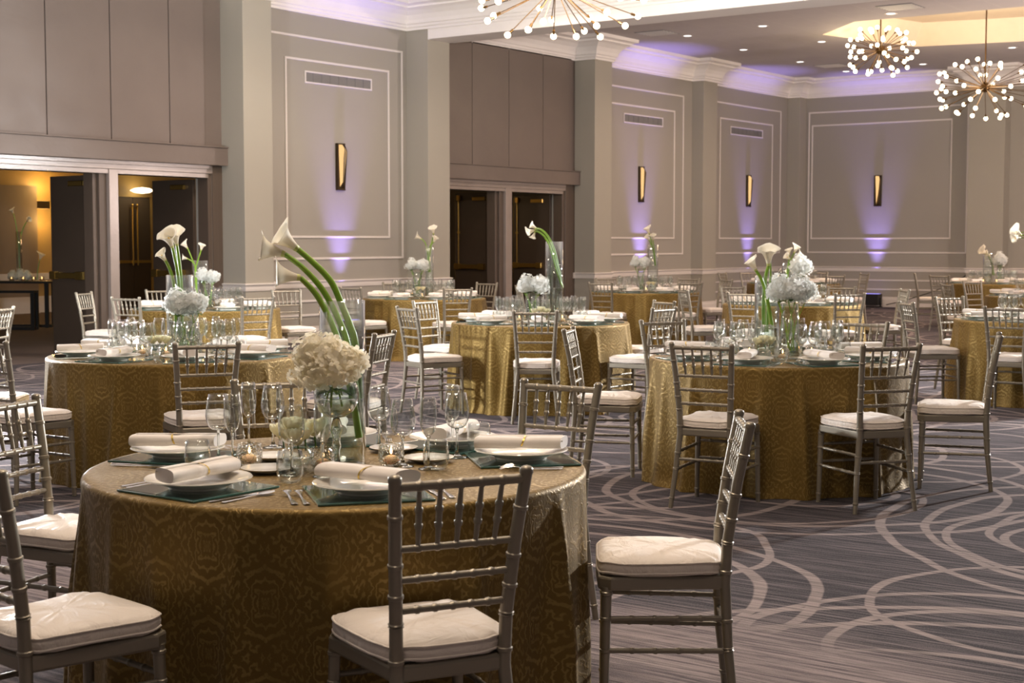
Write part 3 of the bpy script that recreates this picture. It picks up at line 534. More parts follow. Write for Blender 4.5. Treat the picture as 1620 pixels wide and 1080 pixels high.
MB().lathe([(.001,-.07),(.16,-.05),(.26,0),(.16,.05),(.001,.07)],24).build('shade',M['fglow'],r)
def lamp(name,kind,loc,energy,color,target=None,**k):
    L=bpy.data.lights.new(name,kind); L.energy=energy; L.color=color
    for q,v in k.items(): setattr(L,q,v)
    o=bpy.data.objects.new(name,L); col.objects.link(o); o.location=loc
    if target is not None: o.rotation_euler=(Vector(target)-Vector(loc)).to_track_quat('-Z','Y').to_euler()
    return o
lamp('foyer_light','POINT',(-21.5,18,2.9),75,(1,.66,.30),shadow_soft_size=.3)
lamp('foyer_light','POINT',(-21.5,25,2.9),75,(1,.66,.30),shadow_soft_size=.3)
lamp('foyer_light','POINT',(-26.05,19.5,2.6),24,(1,.6,.2),shadow_soft_size=.1)
lamp('foyer_light','POINT',(-26.05,19.5,1.9),16,(1,.6,.2),shadow_soft_size=.1)
lamp('foyer_light','SPOT',(-21.2,15.0,3.1),60,(1,.72,.38),(-22.2,15.9,1.1),spot_size=math.radians(60),spot_blend=.6,shadow_soft_size=.08)  # unseen spot added to brighten the console flowers
# ------------------------------------------------------------------ chiavari chair (origin on the floor under the seat, facing +Y)
def make_chair():
    r=thing('chiavari_chair','silver chiavari chair','chair')
    S=M['silver']
    for s in (-1,1):
        pts=[(s*.187,-.222,0),(s*.165,-.198,.22),(s*.145,-.188,.42),(s*.148,-.194,.55),(s*.160,-.222,.74),(s*.1735,-.257,.915)]
        mb=MB().path_bamboo(pts,[.0125,.0155,.0175,.0172,.0165,.0158],[.06,.24,.335,.50,.60,.68,.765,.90],14)
        mb.lathe([(.0158,-.006),(.0172,-.002),(.0172,.006),(.0145,.011),(.008,.0145),(.0005,.0155)],14,(s*.1735,-.257,.915))
        mb.build('back_post',S,r)
    for s in (-1,1):
        MB().path_bamboo([(s*.185,.186,0),(s*.181,.182,.22),(s*.176,.178,.415)],[.0125,.015,.0165],[.12,.52,.76,.95],12).build('leg',S,r)
    # seat frame: rounded trapezoid tray
    mb=MB()
    def outline(sc_):
        P=[(-.155,-.195),(.155,-.195),(.197,.165),(.175,.205),(0,.212),(-.175,.205),(-.197,.165)]
        return [(x*sc_,y*sc_) for x,y in P]
    mb.prism(outline(1.0),.405,.448)
    mb.build('seat_frame',S,r,smooth=False,bevel=.008)
    # cushion: soft box with a domed top
    mb=MB(); N=56
    def sup(a,k,z,dz=0):
        c,s=math.cos(a),math.sin(a); e=2/5.5
        x=math.copysign(abs(c)**e,c); y=math.copysign(abs(s)**e,s)
        w=.170+.027*(y+1)/2
        if y<-.55: w-=.012*(-y-.55)/.45
        return (x*w*k,y*.198*k+.008,z)
    rows=[(.93,.449),(.99,.452),(1.015,.462),(1.02,.476),(1.005,.489),(.97,.497),(.90,.503),(.75,.509),(.5,.513),(.25,.514)]
    for k,z in rows:
        for i in range(N):
            a=2*PI*i/N; wv=.0022*math.sin(7*a+k*9)+.0016*math.sin(13*a+2)
            mb.v.append(sup(a,k,z+(wv if .6<k<1.01 else wv*.5)))
    for j in range(len(rows)-1):
        for i in range(N): mb.face([j*N+i,j*N+(i+1)%N,(j+1)*N+(i+1)%N,(j+1)*N+i])
    mb.v.append((0,.008,.514)); c0=len(mb.v)-1; j=len(rows)-1
    for i in range(N): mb.face([j*N+i,j*N+(i+1)%N,c0])
    mb.face(list(range(N))[::-1])
    cu=mb.build('cushion',M['cushion'],r,auto=False)
    mb=MB()
    for k,z in ((1.012,.490),(1.012,.459)):
        L=[Vector(sup(2*PI*i/N,k,z+.0022*math.sin(7*2*PI*i/N+9))) for i in range(N)]
        b=len(mb.v)
        for i in range(N):
            t=(L[(i+1)%N]-L[i-1]).normalized(); o=Vector((t.y,-t.x,0))
            for q in range(5): an=2*PI*q/5; mb.v.append(tuple(L[i]+o*math.cos(an)*.0035+Vector((0,0,math.sin(an)*.0035))))
        for i in range(N):
            i2=(i+1)%N
            for q in range(5): mb.face([b+i*5+q,b+i2*5+q,b+i2*5+(q+1)%5,b+i*5+(q+1)%5])
    mb.build('piping',M['cushion'],cu,auto=False)
    def post(z):
        pts=[(.145,-.188,.42),(.148,-.194,.55),(.160,-.222,.74),(.1735,-.257,.915)]
        for a,b in zip(pts,pts[1:]):
            if z<=b[2]: t=(z-a[2])/(b[2]-a[2]); return a[0]+(b[0]-a[0])*t,a[1]+(b[1]-a[1])*t
        return pts[-1][0],pts[-1][1]
    def rail_(z,name,rad,nodes,bow=0):
        x,y=post(z)
        mb=MB().bamboo((-x+.008,y,z),(x-.008,y,z),rad,rad,nodes,10,.0022); return mb.build(name,S,r)
    rail_(.898,'top_rail',.0118,[1/6,2/6,3/6,4/6,5/6])
    for z in (.742,.664,.586): rail_(z,'back_rail',.0088,[1/6,2/6,3/6,4/6,5/6])
    for i in range(5):
        f=-1+2*(i+1)/6; xt,yt=post(.898); xb,yb=post(.742)
        MB().bamboo((f*(xb-.008),yb,.744),(f*(xt-.008),yt,.893),.0058,.0058,[.36,.64],8,.0018,mid=lambda q:1+.55*math.exp(-((q-.5)/.28)**2)).build('spindle',S,r)
    def bk(z):
        if z<.22: t=z/.22; return .187+(.165-.187)*t,-.222+(.024)*t
        t=(z-.22)/.2; return .165-.02*t,-.198+.01*t
    for s in (-1,1):
        for z in (.315,.215):
            x,y=bk(z); MB().bamboo((s*x,y+.008,z),(s*.181,.172,z),.0085,.0085,[.2,.4,.6,.8],9,.002).build('stretcher',S,r)
    for z in (.335,.235): MB().bamboo((-.170,.181,z),(.170,.181,z),.0085,.0085,[.2,.4,.6,.8],9,.002).build('stretcher',S,r)
    x,y=bk(.275); MB().bamboo((-x+.008,y,.275),(x-.008,y,.275),.0085,.0085,[.25,.5,.75],9,.002).build('stretcher',S,r)
    return Proto(r)
TN={'T1':'the nearest table','T2':'the left table','T3':'the left doorway table','T4':'the leftmost sconce table','T5':'the middle table','T6':'the right-centre table','T7':'the middle doorway table','T8':'the table behind right-centre','T9':'the right-edge table','T10':'the wall pier table','T11':'the farther right-edge table','T12':'the room corner table'}
TL={'T1':'gold brocade floor-length tablecloth on the nearest round table','T2':'gold brocade tablecloth on the left round table, lit on its left side','T3':'gold tablecloth on the round table before the left double doors','T4':'gold tablecloth on the round table under the leftmost sconce','T5':'gold tablecloth with chair shadows on the middle round table','T6':'gold brocade tablecloth pooling on the carpet, right-centre round table','T7':'gold tablecloth on the far round table by the middle doorway','T8':'gold tablecloth on the round table directly behind the right-centre one','T9':'gold tablecloth on the round table cut by the right edge','T10':'gold tablecloth on the far round table by the far wall pier','T11':'pale lit tablecloth at the right edge, behind the nearer cut-off table','T12':'gold tablecloth on the farthest round table near the room corner'}
CL={('T1','a'):'with its back to us at the front of %s',('T1','b'):'seen side-on at the right of %s',('T1','c'):'cut by the left edge, at the front left of %s',('T1','d'):'only its cushion showing, at the left of %s',('T1','e'):'facing us behind the right of %s',('T1','f'):'behind the wine glasses at the back left of %s',
('T2','a'):'with its back to us at the front of %s',('T2','b'):'cut by the left edge, its lit cushion against %s',('T2','c'):'behind another left-edge chair, at the far left of %s',('T2','g'):'dark and edge-on right of the big hydrangea, at %s',
('T3','a'):'side-on in front of the dark door, left of %s',('T3','b'):'bright, backing toward us at the front left of %s',('T3','c'):'half hidden behind the cylinder vase of %s',('T3','d'):'back to us at the front right of %s',('T3','s'):'facing us against the white wainscot, right of %s',
('T4','a'):'left of %s, against the wainscot',('T4','b'):'behind the glasses at the far left of %s',('T4','c'):'back to us at the front right of %s',('T4','d'):'in front of the doorway, right of %s',
('T5','a'):'nearer of two at the left of %s',('T5','b'):'farther of two at the left of %s',('T5','c'):'back squarely to us before %s',('T5','f'):'farther of two at the right of %s',('T5','g'):'nearer of two at the right of %s',
('T6','a'):'edge-on with a broad cushion at the left of %s',('T6','b'):'facing us at the back left of %s',('T6','c'):'back to us at the front left of %s',('T6','d'):'back to us at the front right of %s',('T6','e'):'side-on at the right of %s',('T6','f'):'facing us at the back right of %s',
('T7','a'):'nearest on the left of %s',('T7','b'):'behind, on the far left of %s',('T7','c'):'behind, on the far right of %s',('T7','d'):'nearest on the right of %s',('T7','e'):'at the far right side of %s',
('T8','a'):'side-on at the left of %s',('T8','b'):'back to us, partly behind the tall vase, before %s',('T8','c'):'back to us at the front right of %s',('T8','d'):'bright, facing us at the back right of %s',('T8','e'):'facing us at the back left of %s',('T8','f'):'thin and side-on at the right of %s',
('T9','a'):'edge-on with its cushion to the right, left of %s',('T9','b'):'warm-lit, facing us at the back left of %s',('T9','c'):'back to us in front of %s',
('T11','a'):'bright-backed, left of %s',('T11','b'):'edge-on sliver far left of %s',('T10','a'):'leftmost of a pair by %s',('T10','b'):'right one of a pair by %s',
('T12','a'):'edge-on at the left of %s',('T12','b'):'violet-lit at the back left of %s',('T12','c'):'behind the hydrangea of %s',('T12','d'):'back to us at the front right of %s',('T12','e'):'edge-on at the right of %s',
('S','l'):'bright and edge-on, high at the left edge',('S','d'):'edge-on before the middle doorway, behind the hydrangea vase'}
chair=make_chair()
for t,k,x,y,rz in CHAIRS:
    rz+={('T1','a'):.10,('T1','c'):-.14}.get((t,k),0)
    l=CL[(t,k)]; l=l%TN[t] if '%s' in l else l
    chair.place((x,y,0),rz,'silver chair '+l,'silver chiavari chairs with ivory cushions')
# ------------------------------------------------------------------ tablecloths
ZT=.757; R0=.80
def make_cloth(t,seed):
    rr=random.Random(seed); cx,cy=TABLES[t]
    ca=[math.atan2(y-cy,x-cx) for (tt,k,x,y,rz) in CHAIRS if tt==t]
    N=264 if t in('T1','T2','T6','T5') else 180
    folds=[]; a=rr.uniform(0,.3)
    while a<2*PI-.12:
        folds.append((a,rr.uniform(.045,.085),rr.uniform(.55,1.15))); a+=rr.uniform(.20,.36)
    def ad(a,b): return (a-b+PI)%(2*PI)-PI
    v=[];uv=[];rowz=[]
    rings=[.25,.5,.72,.78]
    prof=[]   # (r, z, t)
    for q in rings: prof.append((q,ZT,0))
    for i in range(1,6):
        an=PI/2*i/5; prof.append((.782+.018*math.sin(an),ZT-.018+.018*math.cos(an),0))
    K=26
    for i in range(1,K+1): prof.append((R0,ZT-.018-(ZT-.020)*i/K,i/K))
    mb=MB(); mb.v.append((0,0,ZT)); U=[(0,0)]
    L=0; pr=0;pz=ZT
    for (q,z,tt) in prof:
        L+=math.hypot(q-pr,z-pz); pr,pz=q,z
        for i in range(N):
            an=2*PI*i/N; r=q
            if tt>0:
                near=max([math.exp(-(ad(an,c)/.19)**2) for c in ca]+[0])
                f=0
                for (fa,fw,fh) in folds:
                    w=fw*(.35+.9*tt); f+=fh*math.exp(-(ad(an+.05*math.sin(9*fa)*tt,fa)/w)**2)
                grow=min(1,tt*1.6)**.8
                r+=(.066*min(f,1.15)*grow-.024*grow)*(1-.62*near)+(.030*tt)*(1-near)-.008*near*grow
                r+=.004*math.sin(an*31+seed)*tt
                if tt>.93: r+=(.022*(tt-.93)/.07)*(1-near)*(.5+.5*math.sin(an*9+seed))
            mb.v.append((r*math.cos(an),r*math.sin(an),max(.002,z)))
            U.append((an*R0,L) if q>.7 else (an*R0,L))
    n=len(prof)
    F=[]
    for i in range(N): mb.face([0,1+i,1+(i+1)%N])
    for j in range(n-1):
        for i in range(N): mb.face([1+j*N+i,1+(j+1)*N+i,1+(j+1)*N+(i+1)%N,1+j*N+(i+1)%N])
    o=mb.build('tablecloth',M['cloth'],auto=False,loc=(cx,cy,0))
    uvl=o.data.uv_layers.new(name='UVMap'); 
    flat=rings.__len__()
    for p in o.data.polygons:
        vs=list(p.vertices)
        top=all(vi==0 or (vi-1)//N<=flat for vi in vs)
        for li,vi in zip(p.loop_indices,vs):
            if top: c=o.data.vertices[vi].co; uvl.data[li].uv=(c.x,c.y)
            else:
                i=(vi-1)%N; u=i*2*PI/N*R0
                if i==0 and any((w-1)%N==N-1 for w in vs): u=2*PI*R0
                uvl.data[li].uv=(u,U[vi][1])
    tag(o,TL[t],'tablecloth','gold tablecloths on the round tables')
for i,t in enumerate(TABLES): make_cloth(t,11+i*3)
# ------------------------------------------------------------------ tableware prototypes
GR=None
def P_(root): return Proto(root)
def p_charger():
    r=thing('mirror_charger','x','charger'); h=.165
    MB().box(-h,h,-h,h,.0,.006).build('glass_plate',M['gedge'],r,smooth=False,bevel=.0015)
    MB().box(-h+.012,h-.012,-h+.012,h-.012,.0062,.0068).build('mirror_face',M['mirror'],r,smooth=False)
    return P_(r)
def p_plate():
    o=MB().lathe([(.001,.006),(.085,.006),(.10,.010),(.118,.018),(.152,.027),(.156,.029),(.154,.032),(.118,.023),(.098,.0145),(.08,.012),(.001,.012)],40).build('dinner_plate',M['china']); 
    MB().lathe([(.078,.0),(.086,.0),(.084,.006),(.079,.006),(.078,0)],40).build('foot_rim',M['china'],o)
    tag(o,'x','plate'); return P_(o)
def p_bread():
    o=MB().lathe([(.001,.002),(.05,.002),(.055,.004),(.082,.014),(.084,.016),(.081,.017),(.055,.008),(.001,.007)],30).build('bread_plate',M['china']); tag(o,'x','plate'); return P_(o)
def p_napkin(seed):
    rr=random.Random(seed); mb=MB(); L=.142
    # a flat rolled napkin lying along X with pinched waist
    n=18; seg=22
    for i in range(n+1):
        f=i/n; x=-L+2*L*f
        wy=.047*(1-.10*math.exp(-((f-.52)/.07)**2))*(1+.06*math.sin(5*f+seed)); hz=.021*(1-.16*math.exp(-((f-.52)/.07)**2))
        for k in range(seg):
            a=2*PI*k/seg; c,s=math.cos(a),math.sin(a)
            y=math.copysign(abs(c)**.75,c)*wy; z=math.copysign(abs(s)**.8,s)*hz
            mb.v.append((x+(.012*(c) if i in(0,n) else 0),y,z+hz*.2*math.sin(3*a+seed)*.4+.021))
    for i in range(n):
        for k in range(seg): mb.face([i*seg+k,i*seg+(k+1)%seg,(i+1)*seg+(k+1)%seg,(i+1)*seg+k])
    mb.face(list(range(seg))[::-1]); mb.face([n*seg+k for k in range(seg)])
    # folded edge along the top
    b=len(mb.v)
    for i in range(9):
        x=-L*.97+2*L*.97*i/8
        for y,z in ((-.036,.026),(-.036,.030),(.01,.0435),(.012,.041)): mb.v.append((x,y,z))
    for i in range(8):
        for q in range(4): mb.face([b+i*4+q,b+(i+1)*4+q,b+(i+1)*4+(q+1)%4,b+i*4+(q+1)%4])
    o=mb.build('napkin',M['napkin'])
    mb=MB(); x0=L*.04; seg=24; b=0
    for x in (x0-.003,x0+.003):
        for k in range(seg):
            a=2*PI*k/seg; c,s=math.cos(a),math.sin(a)
            mb.v.append((x+.008*s,math.copysign(abs(c)**.75,c)*.046,math.copysign(abs(s)**.8,s)*.0195+.0225))
    for k in range(seg): mb.face([k,(k+1)%seg,seg+(k+1)%seg,seg+k])
    mb.build('gold_band',M['band'],o)
    tag(o,'x','napkin'); return P_(o)
def shell(prof,th=.0012):
    # outer profile then back down the inside
    inn=[(max(.0006,r-th),z+ (th if i==0 else 0)) for i,(r,z) in enumerate(prof)]
    return prof+inn[::-1]
def p_stem(name,bowl,stem_h,foot_r,parts=True):
    # bowl: profile from bowl bottom (r~.004) to the rim, z above table
    z0=bowl[0][1]
    st=[(foot_r,.0),(foot_r,.002),(foot_r*.55,.0045),(.009,.010),(.0045,.022),(.0036,z0*.55),(.0042,z0-.012),(.0075,z0-.001),(.0005,z0+.003)]
    if parts:
        r=thing(name,'x','glass')
        MB().lathe(shell(bowl),30).build('bowl',M['glass'],r,auto=False)
        MB().lathe([(.0005,.0)]+st,24).build('stem',M['solid'],r,auto=False)
        return P_(r)
    o=MB().lathe(shell(bowl),16).lathe([(.0005,0)]+st,12).build(name,M['glass'],auto=False); tag(o,'x','glass'); return P_(o)
WB=[(.006,.098),(.02,.101),(.031,.110),(.0385,.126),(.0415,.145),(.0405,.165),(.0365,.19),(.0315,.218)]
FB=[(.005,.105),(.013,.110),(.021,.122),(.0262,.142),(.0275,.165),(.0265,.195),(.0235,.228)]
TB=[(.001,.004),(.026,.004),(.034,.010),(.0405,.028),(.042,.045),(.040,.070),(.036,.098)]
def p_tumbler(name='water_tumbler',seg=30):
    o=MB().lathe([(.001,0),(.024,0),(.033,.006)]+TB[3:]+[(r-.0014,z) for r,z in TB[::-1]],seg).build(name,M['glass'],auto=False); tag(o,'x','glass'); return P_(o)
def p_votive():
    r=thing('votive_candle','x','candle')
    MB().lathe([(.001,0),(.026,0),(.036,.006),(.042,.022),(.043,.04),(.040,.062),(.038,.072),(.0365,.072),(.0385,.06),(.0412,.04),(.040,.022),(.033,.010),(.001,.006)],28).build('votive_glass',M['votive'],r,auto=False)
    w=MB().lathe([(.001,.008),(.018,.010),(.0255,.018),(.027,.024),(.0235,.031),(.012,.036),(.001,.0365)],22).build('candle_wax',M['wax'],r)
    MB().tube([(0,0,.036),(.001,0,.043)],.0012,6).build('wick',M['black'],w)
    MB().lathe([(.0005,.040),(.0035,.044),(.0045,.049),(.003,.056),(.0004,.066)],10).build('flame',M['flame'],r,auto=False)
    return P_(r)
def cutlery(kind):
    mb=MB(); n=14
    def blade(prof,z=lambda f:.003):
        # prof: (x along, half width)
        b=len(mb.v)
        for i,(x,w) in enumerate(prof):
            zz=z(x)
            for y,dz in ((-w,0),(0,.0018),(w,0),(0,-.0008)): mb.v.append((x,y,zz+dz))
        for i in range(len(prof)-1):
            for q in range(4): mb.face([b+i*4+q,b+i*4+(q+1)%4,b+(i+1)*4+(q+1)%4,b+(i+1)*4+q])
        mb.face([b+3,b+2,b+1,b]); e=b+(len(prof)-1)*4; mb.face([e,e+1,e+2,e+3])
    if kind=='fork':
        z=lambda x:.003+.012*max(0,math.sin((x-.02)/.09*PI))*(x>.02)
        blade([(-.10,.006),(-.095,.010),(-.06,.0075),(-.01,.0035),(.03,.003),(.045,.008),(.055,.012),(.062,.0125)],z)
        for k in range(4):
            y0=-.0105+.007*k; b=len(mb.v)
            for x,w in ((.061,.0022),(.085,.0018),(.102,.0008)):
                for y,dz in ((y0-w,0),(y0,.0015),(y0+w,0),(y0,-.0008)): mb.v.append((x,y,z(x)+dz))
            for i in range(2):
                for q in range(4): mb.face([b+i*4+q,b+i*4+(q+1)%4,b+(i+1)*4+(q+1)%4,b+(i+1)*4+q])
    elif kind=='knife':
        blade([(-.115,.004),(-.11,.0085),(-.07,.0075),(-.005,.006),(.0,.0085),(.05,.010),(.09,.009),(.112,.004)])
    else:
        z=lambda x:.003+.006*max(0,x/.1)
        blade([(-.10,.006),(-.095,.010),(-.06,.0075),(-.01,.0035),(.035,.0035),(.05,.012),(.07,.019),(.09,.017),(.102,.006)],z)
    o=mb.build({'fork':'dinner_fork','knife':'table_knife','spoon':'soup_spoon'}[kind],M['steel']); tag(o,'x','cutlery'); return P_(o)
charger=p_charger(); plate=p_plate(); bread=p_bread(); napk=[p_napkin(i) for i in range(3)]
wine=p_stem('wine_glass',WB,.1,.036); flute=p_stem('champagne_flute',FB,.1,.033)
tum=p_tumbler(); vot=p_votive(); fork=cutlery('fork'); knife=cutlery('knife'); spoon=cutlery('spoon')
winef=p_stem('wine_glass',WB,.1,.036,False); flutef=p_stem('champagne_flute',FB,.1,.033,False)
tumf=p_tumbler('water_tumbler',14)
ORD=['first','second','third','fourth','fifth','sixth']
NM={k:v[4:] for k,v in TN.items()}
T1N={12:'at the right',53:'at the right rear',98:'behind the cream roses',162:'at the left',-127:'at the left front',-75:'at the front middle'}
def world(t,a,rad,side=0.0):
    # polar about a table in viewer terms: angle 0 = viewer's right, 90 = away
    cx,cy=TABLES[t]; d=CR*math.cos(math.radians(a))+CF*math.sin(math.radians(a)); s=Vector((-d.y,d.x,0))
    return cx+d.x*rad+s.x*side, cy+d.y*rad+s.y*side, math.atan2(d.y,d.x)
for t in TABLES:
    S=SEATS[t]
    names={}
    if t=='T1': names={a:T1N[a] for a in S}
    else:
        near=sorted([a for a in S if math.sin(math.radians(a))<0],key=lambda a:math.cos(math.radians(a)))
        far=sorted([a for a in S if math.sin(math.radians(a))>=0],key=lambda a:math.cos(math.radians(a)))
        for L,w in ((near,'near side'),(far,'far side')):
            for i,a in enumerate(L): names[a]='%s, %s from left'%(w,ORD[i])
    full=t in('T1','T2','T5','T6'); big=t in('T1','T2','T6')
    for i,a in enumerate(S):
        where='%s of the nearest table'%names[a] if t=='T1' else '%s, %s'%(names[a],NM[t])
        rr=random.Random(i*7+len(t)*100+int(t[1:])*13)
        rad=.585+(.0 if t!='T1' else {12:.02,-75:-.02}.get(a,0))
        x,y,an=world(t,a,rad)
        jit=rr.uniform(-.12,.12)
        charger.place((x,y,ZT+.001),an+(jit*.15 if t=='T1' else jit*.4),'square mirror charger, '+where,'mirror chargers')
        plate.place((x,y,ZT+.0082),0,'round white plate, '+where,'white plates')
        nrot={-75:an+.75,-127:an+.12,12:an-.25,162:an+.3,53:an+.25}.get(a,an+jit*2) if t=='T1' else an+jit*2.2
        napk[i%3].place((x,y,ZT+.0082+.0325),nrot,'rolled white napkin, gold band, '+where,'rolled white napkins')
        if t!='T1':
            g=(winef,flutef,tumf) if not big else (wine,flute,tum)
            for pr,rd,sd,nm in ((g[0],.36,.06,'clear wine glass, '),(g[0],.272,.015,'second clear wine glass, '),(g[1],.385,-.035,'tall champagne flute, '),(g[2],.385,.143,'stemless water tumbler, ')):
                if nm.startswith('second') and not full and i%2: continue
                gx,gy,_=world(t,a,rd+rr.uniform(-.004,.004),sd+rr.uniform(-.004,.004)); pr.place((gx,gy,ZT+.001),rr.random()*6,nm+where,nm.strip(', ').replace('second ','')+'s')
        if full:
            for pr,rd,sd,rot,nm in ((fork,.60,-.19,PI,'dinner fork, '),(knife,.60,.19,PI,'table knife, '),(fork,.59,-.222,PI,'outer fork, '),(spoon,.60,.222,PI,'soup spoon, '))[:4 if t=='T1' and a in(12,162,-127,-75) else 2]:
                cx_,cy_,aa=world(t,a,rd,sd); pr.place((cx_,cy_,ZT+.001),aa+rot+rr.uniform(-.05,.05),nm+where,'polished cutlery')
# the nearest table's glassware, one by one
def lab(kind,i): return WL[kind][i]
WL={'wine':['clear wine glass leftmost on the nearest table','clear wine glass before the back left chair of the nearest table','clear wine glass in front of the cream roses','clear wine glass just right of the tall callas vase','broad wine glass behind the rightmost lit candle','clear wine glass beside the right rear plate, nearest table'],
'flute':['champagne flute beside the leftmost wine glass, nearest table','champagne flute left of the cream roses, nearest table','champagne flute before the footed hydrangea bowl','champagne flute between the two right wine glasses, nearest table','champagne flute half hidden behind a right wine glass, nearest table'],
'tumbler':['stemless tumbler at the left plate of the nearest table','stemless tumbler beside the front left plate, below the roses','stemless tumbler at the left of the right plate, nearest table','stemless tumbler by the right rear plate, nearest table','stemless tumbler behind the tall vase, nearest table'],
'votive':['lit candle in dimpled glass, leftmost on the nearest table','candle in dimpled glass below the footed hydrangea bowl','lit candle in dimpled glass right of the tall vase'],
'bread':['bread plate right of the front left plate, nearest table','bread plate behind the leftmost candle, nearest table','bread plate under the right flute, nearest table','bread plate right of the tall vase, nearest table']}
for kind,pr in (('wine',wine),('flute',flute),('tumbler',tum),('votive',vot),('bread',bread)):
    for i,(x,y) in enumerate(WARE[kind]): pr.place((x,y,ZT+.001),i*1.3,WL[kind][i],{'wine':'clear wine glasses','flute':'tall champagne flutes','tumbler':'stemless water tumblers','votive':'votive candles','bread':'bread plates'}[kind])
for t in TABLES:
    if t=='T1': continue
    for j,(a,rd) in enumerate(((205,.21),(335,.215),(268,.225))):
        x,y,_=world(t,a,rd); vot.place((x,y,ZT+.001),j,('left','right','front')[j]+' votive candle in dimpled glass on '+TN[t],'votive candles')
# ------------------------------------------------------------------ flowers and vases
def floret_mesh(name,mat,nf,R,squash,seed,size):
    rr=random.Random(seed); mb=MB()
    lump=[(Vector((rr.gauss(0,1),rr.gauss(0,1),rr.gauss(0,1))).normalized(),rr.uniform(.16,.34)) for _ in range(11)]
    def rad(d):
        r=.74
        for l,h in lump: r+=h*max(0,d.dot(l))**6
        return r*R
    # core
    b=len(mb.v); sg,rg=14,9
    for i in range(rg+1):
        for k in range(sg):
            p=PI*i/rg; d=Vector((math.sin(p)*math.cos(2*PI*k/sg),math.sin(p)*math.sin(2*PI*k/sg),-math.cos(p))); q=d*rad(d)*.86
            mb.v.append((q.x,q.y,q.z*squash))
    for i in range(rg):
        for k in range(sg): mb.face([b+i*sg+k,b+i*sg+(k+1)%sg,b+(i+1)*sg+(k+1)%sg,b+(i+1)*sg+k])
    for i in range(nf):
        z=1-2*(i+.5)/nf; a=i*2.39996; q=math.sqrt(max(0,1-z*z))
        d=Vector((q*math.cos(a),q*math.sin(a),z)); d=(d+Vector((rr.gauss(0,.08),rr.gauss(0,.08),rr.gauss(0,.08)))).normalized()
        c=d*rad(d)*rr.uniform(.86,1.10); c.z*=squash
        nrm=(d+Vector((rr.gauss(0,.4),rr.gauss(0,.4),rr.gauss(0,.4)))).normalized()
        u=nrm.cross(Vector((rr.gauss(0,1),rr.gauss(0,1),rr.gauss(0,1)))).normalized(); w=nrm.cross(u)
        s=size*rr.uniform(.8,1.2); cup=rr.uniform(.0,.32)
        for k in range(4):
            a2=k*PI/2+rr.uniform(-.12,.12); e=u*math.cos(a2)+w*math.sin(a2); f=nrm.cross(e)
            b=len(mb.v)
            for (x,y,h) in ((.02,0,0),(.35,.33,.06),(.72,.46,.20),(1.0,.22,.34),(1.04,0,.42),(1.0,-.22,.34),(.72,-.46,.20),(.35,-.33,.06),(.6,0,.02)):
                p=c+e*s*x+f*s*y+nrm*s*(h*cup*1.6-.05); mb.v.append(tuple(p))
            for q in range(8): mb.face([b+q,b+(q+1)%8,b+8])
    return mb.mesh(name,mat)
HM={'big':floret_mesh('hydrangea_head',M['hyd'],400,1,.64,3,.155),'far':floret_mesh('hydrangea_head',M['hydc'],230,1,.85,5,.17),'far2':floret_mesh('hydrangea_head',M['hydc'],230,1,.85,8,.17)}
def hydrangea(loc,R,label,base,kind,group=None):
    r=thing('white_hydrangea',label,'flower',loc,rnd.random()*6,group)
    o=bpy.data.objects.new('flower_head',HM[kind]); col.objects.link(o); o.parent=r; o.scale=(R,R,R)
    b=Vector(base)-Vector(loc); rz=-r.rotation_euler.z
    b=Matrix.Rotation(rz,3,'Z')@b
    for k in range(2 if R<.11 else 3):
        off=Vector((math.cos(k*2.4),math.sin(k*2.4),0))*min(.03,R*.25)
        MB().tube([off*.4+Vector((0,0,-R*.4)),off+Vector((0,0,-R*.9)),b*.55-off*.5,b-off],[.004]*4,6).build('stem',M['stem'],r)
    if kind=='big' or True:
        mb=MB()
        for k in range(3):
            a=k*2.1+.5; d=Vector((math.cos(a),math.sin(a),0)); s=Vector((-d.y,d.x,0)); L=R*.55; p=Vector((0,0,-R*.72)); bb=len(mb.v)
            for x,w,h in ((0,.02,0),(.3,.28,-.02),(.65,.30,-.12),(1,.02,-.3)):
                for y,dz in ((-w,0),(0,-.05),(w,0)): mb.v.append(tuple(p+d*L*x+s*L*y+Vector((0,0,(h+dz)*L))))
            for i in range(3):
                for q in range(2): mb.face([bb+i*3+q,bb+i*3+q+1,bb+(i+1)*3+q+1,bb+(i+1)*3+q])
        mb.build('leaf',M['leafg'],r)
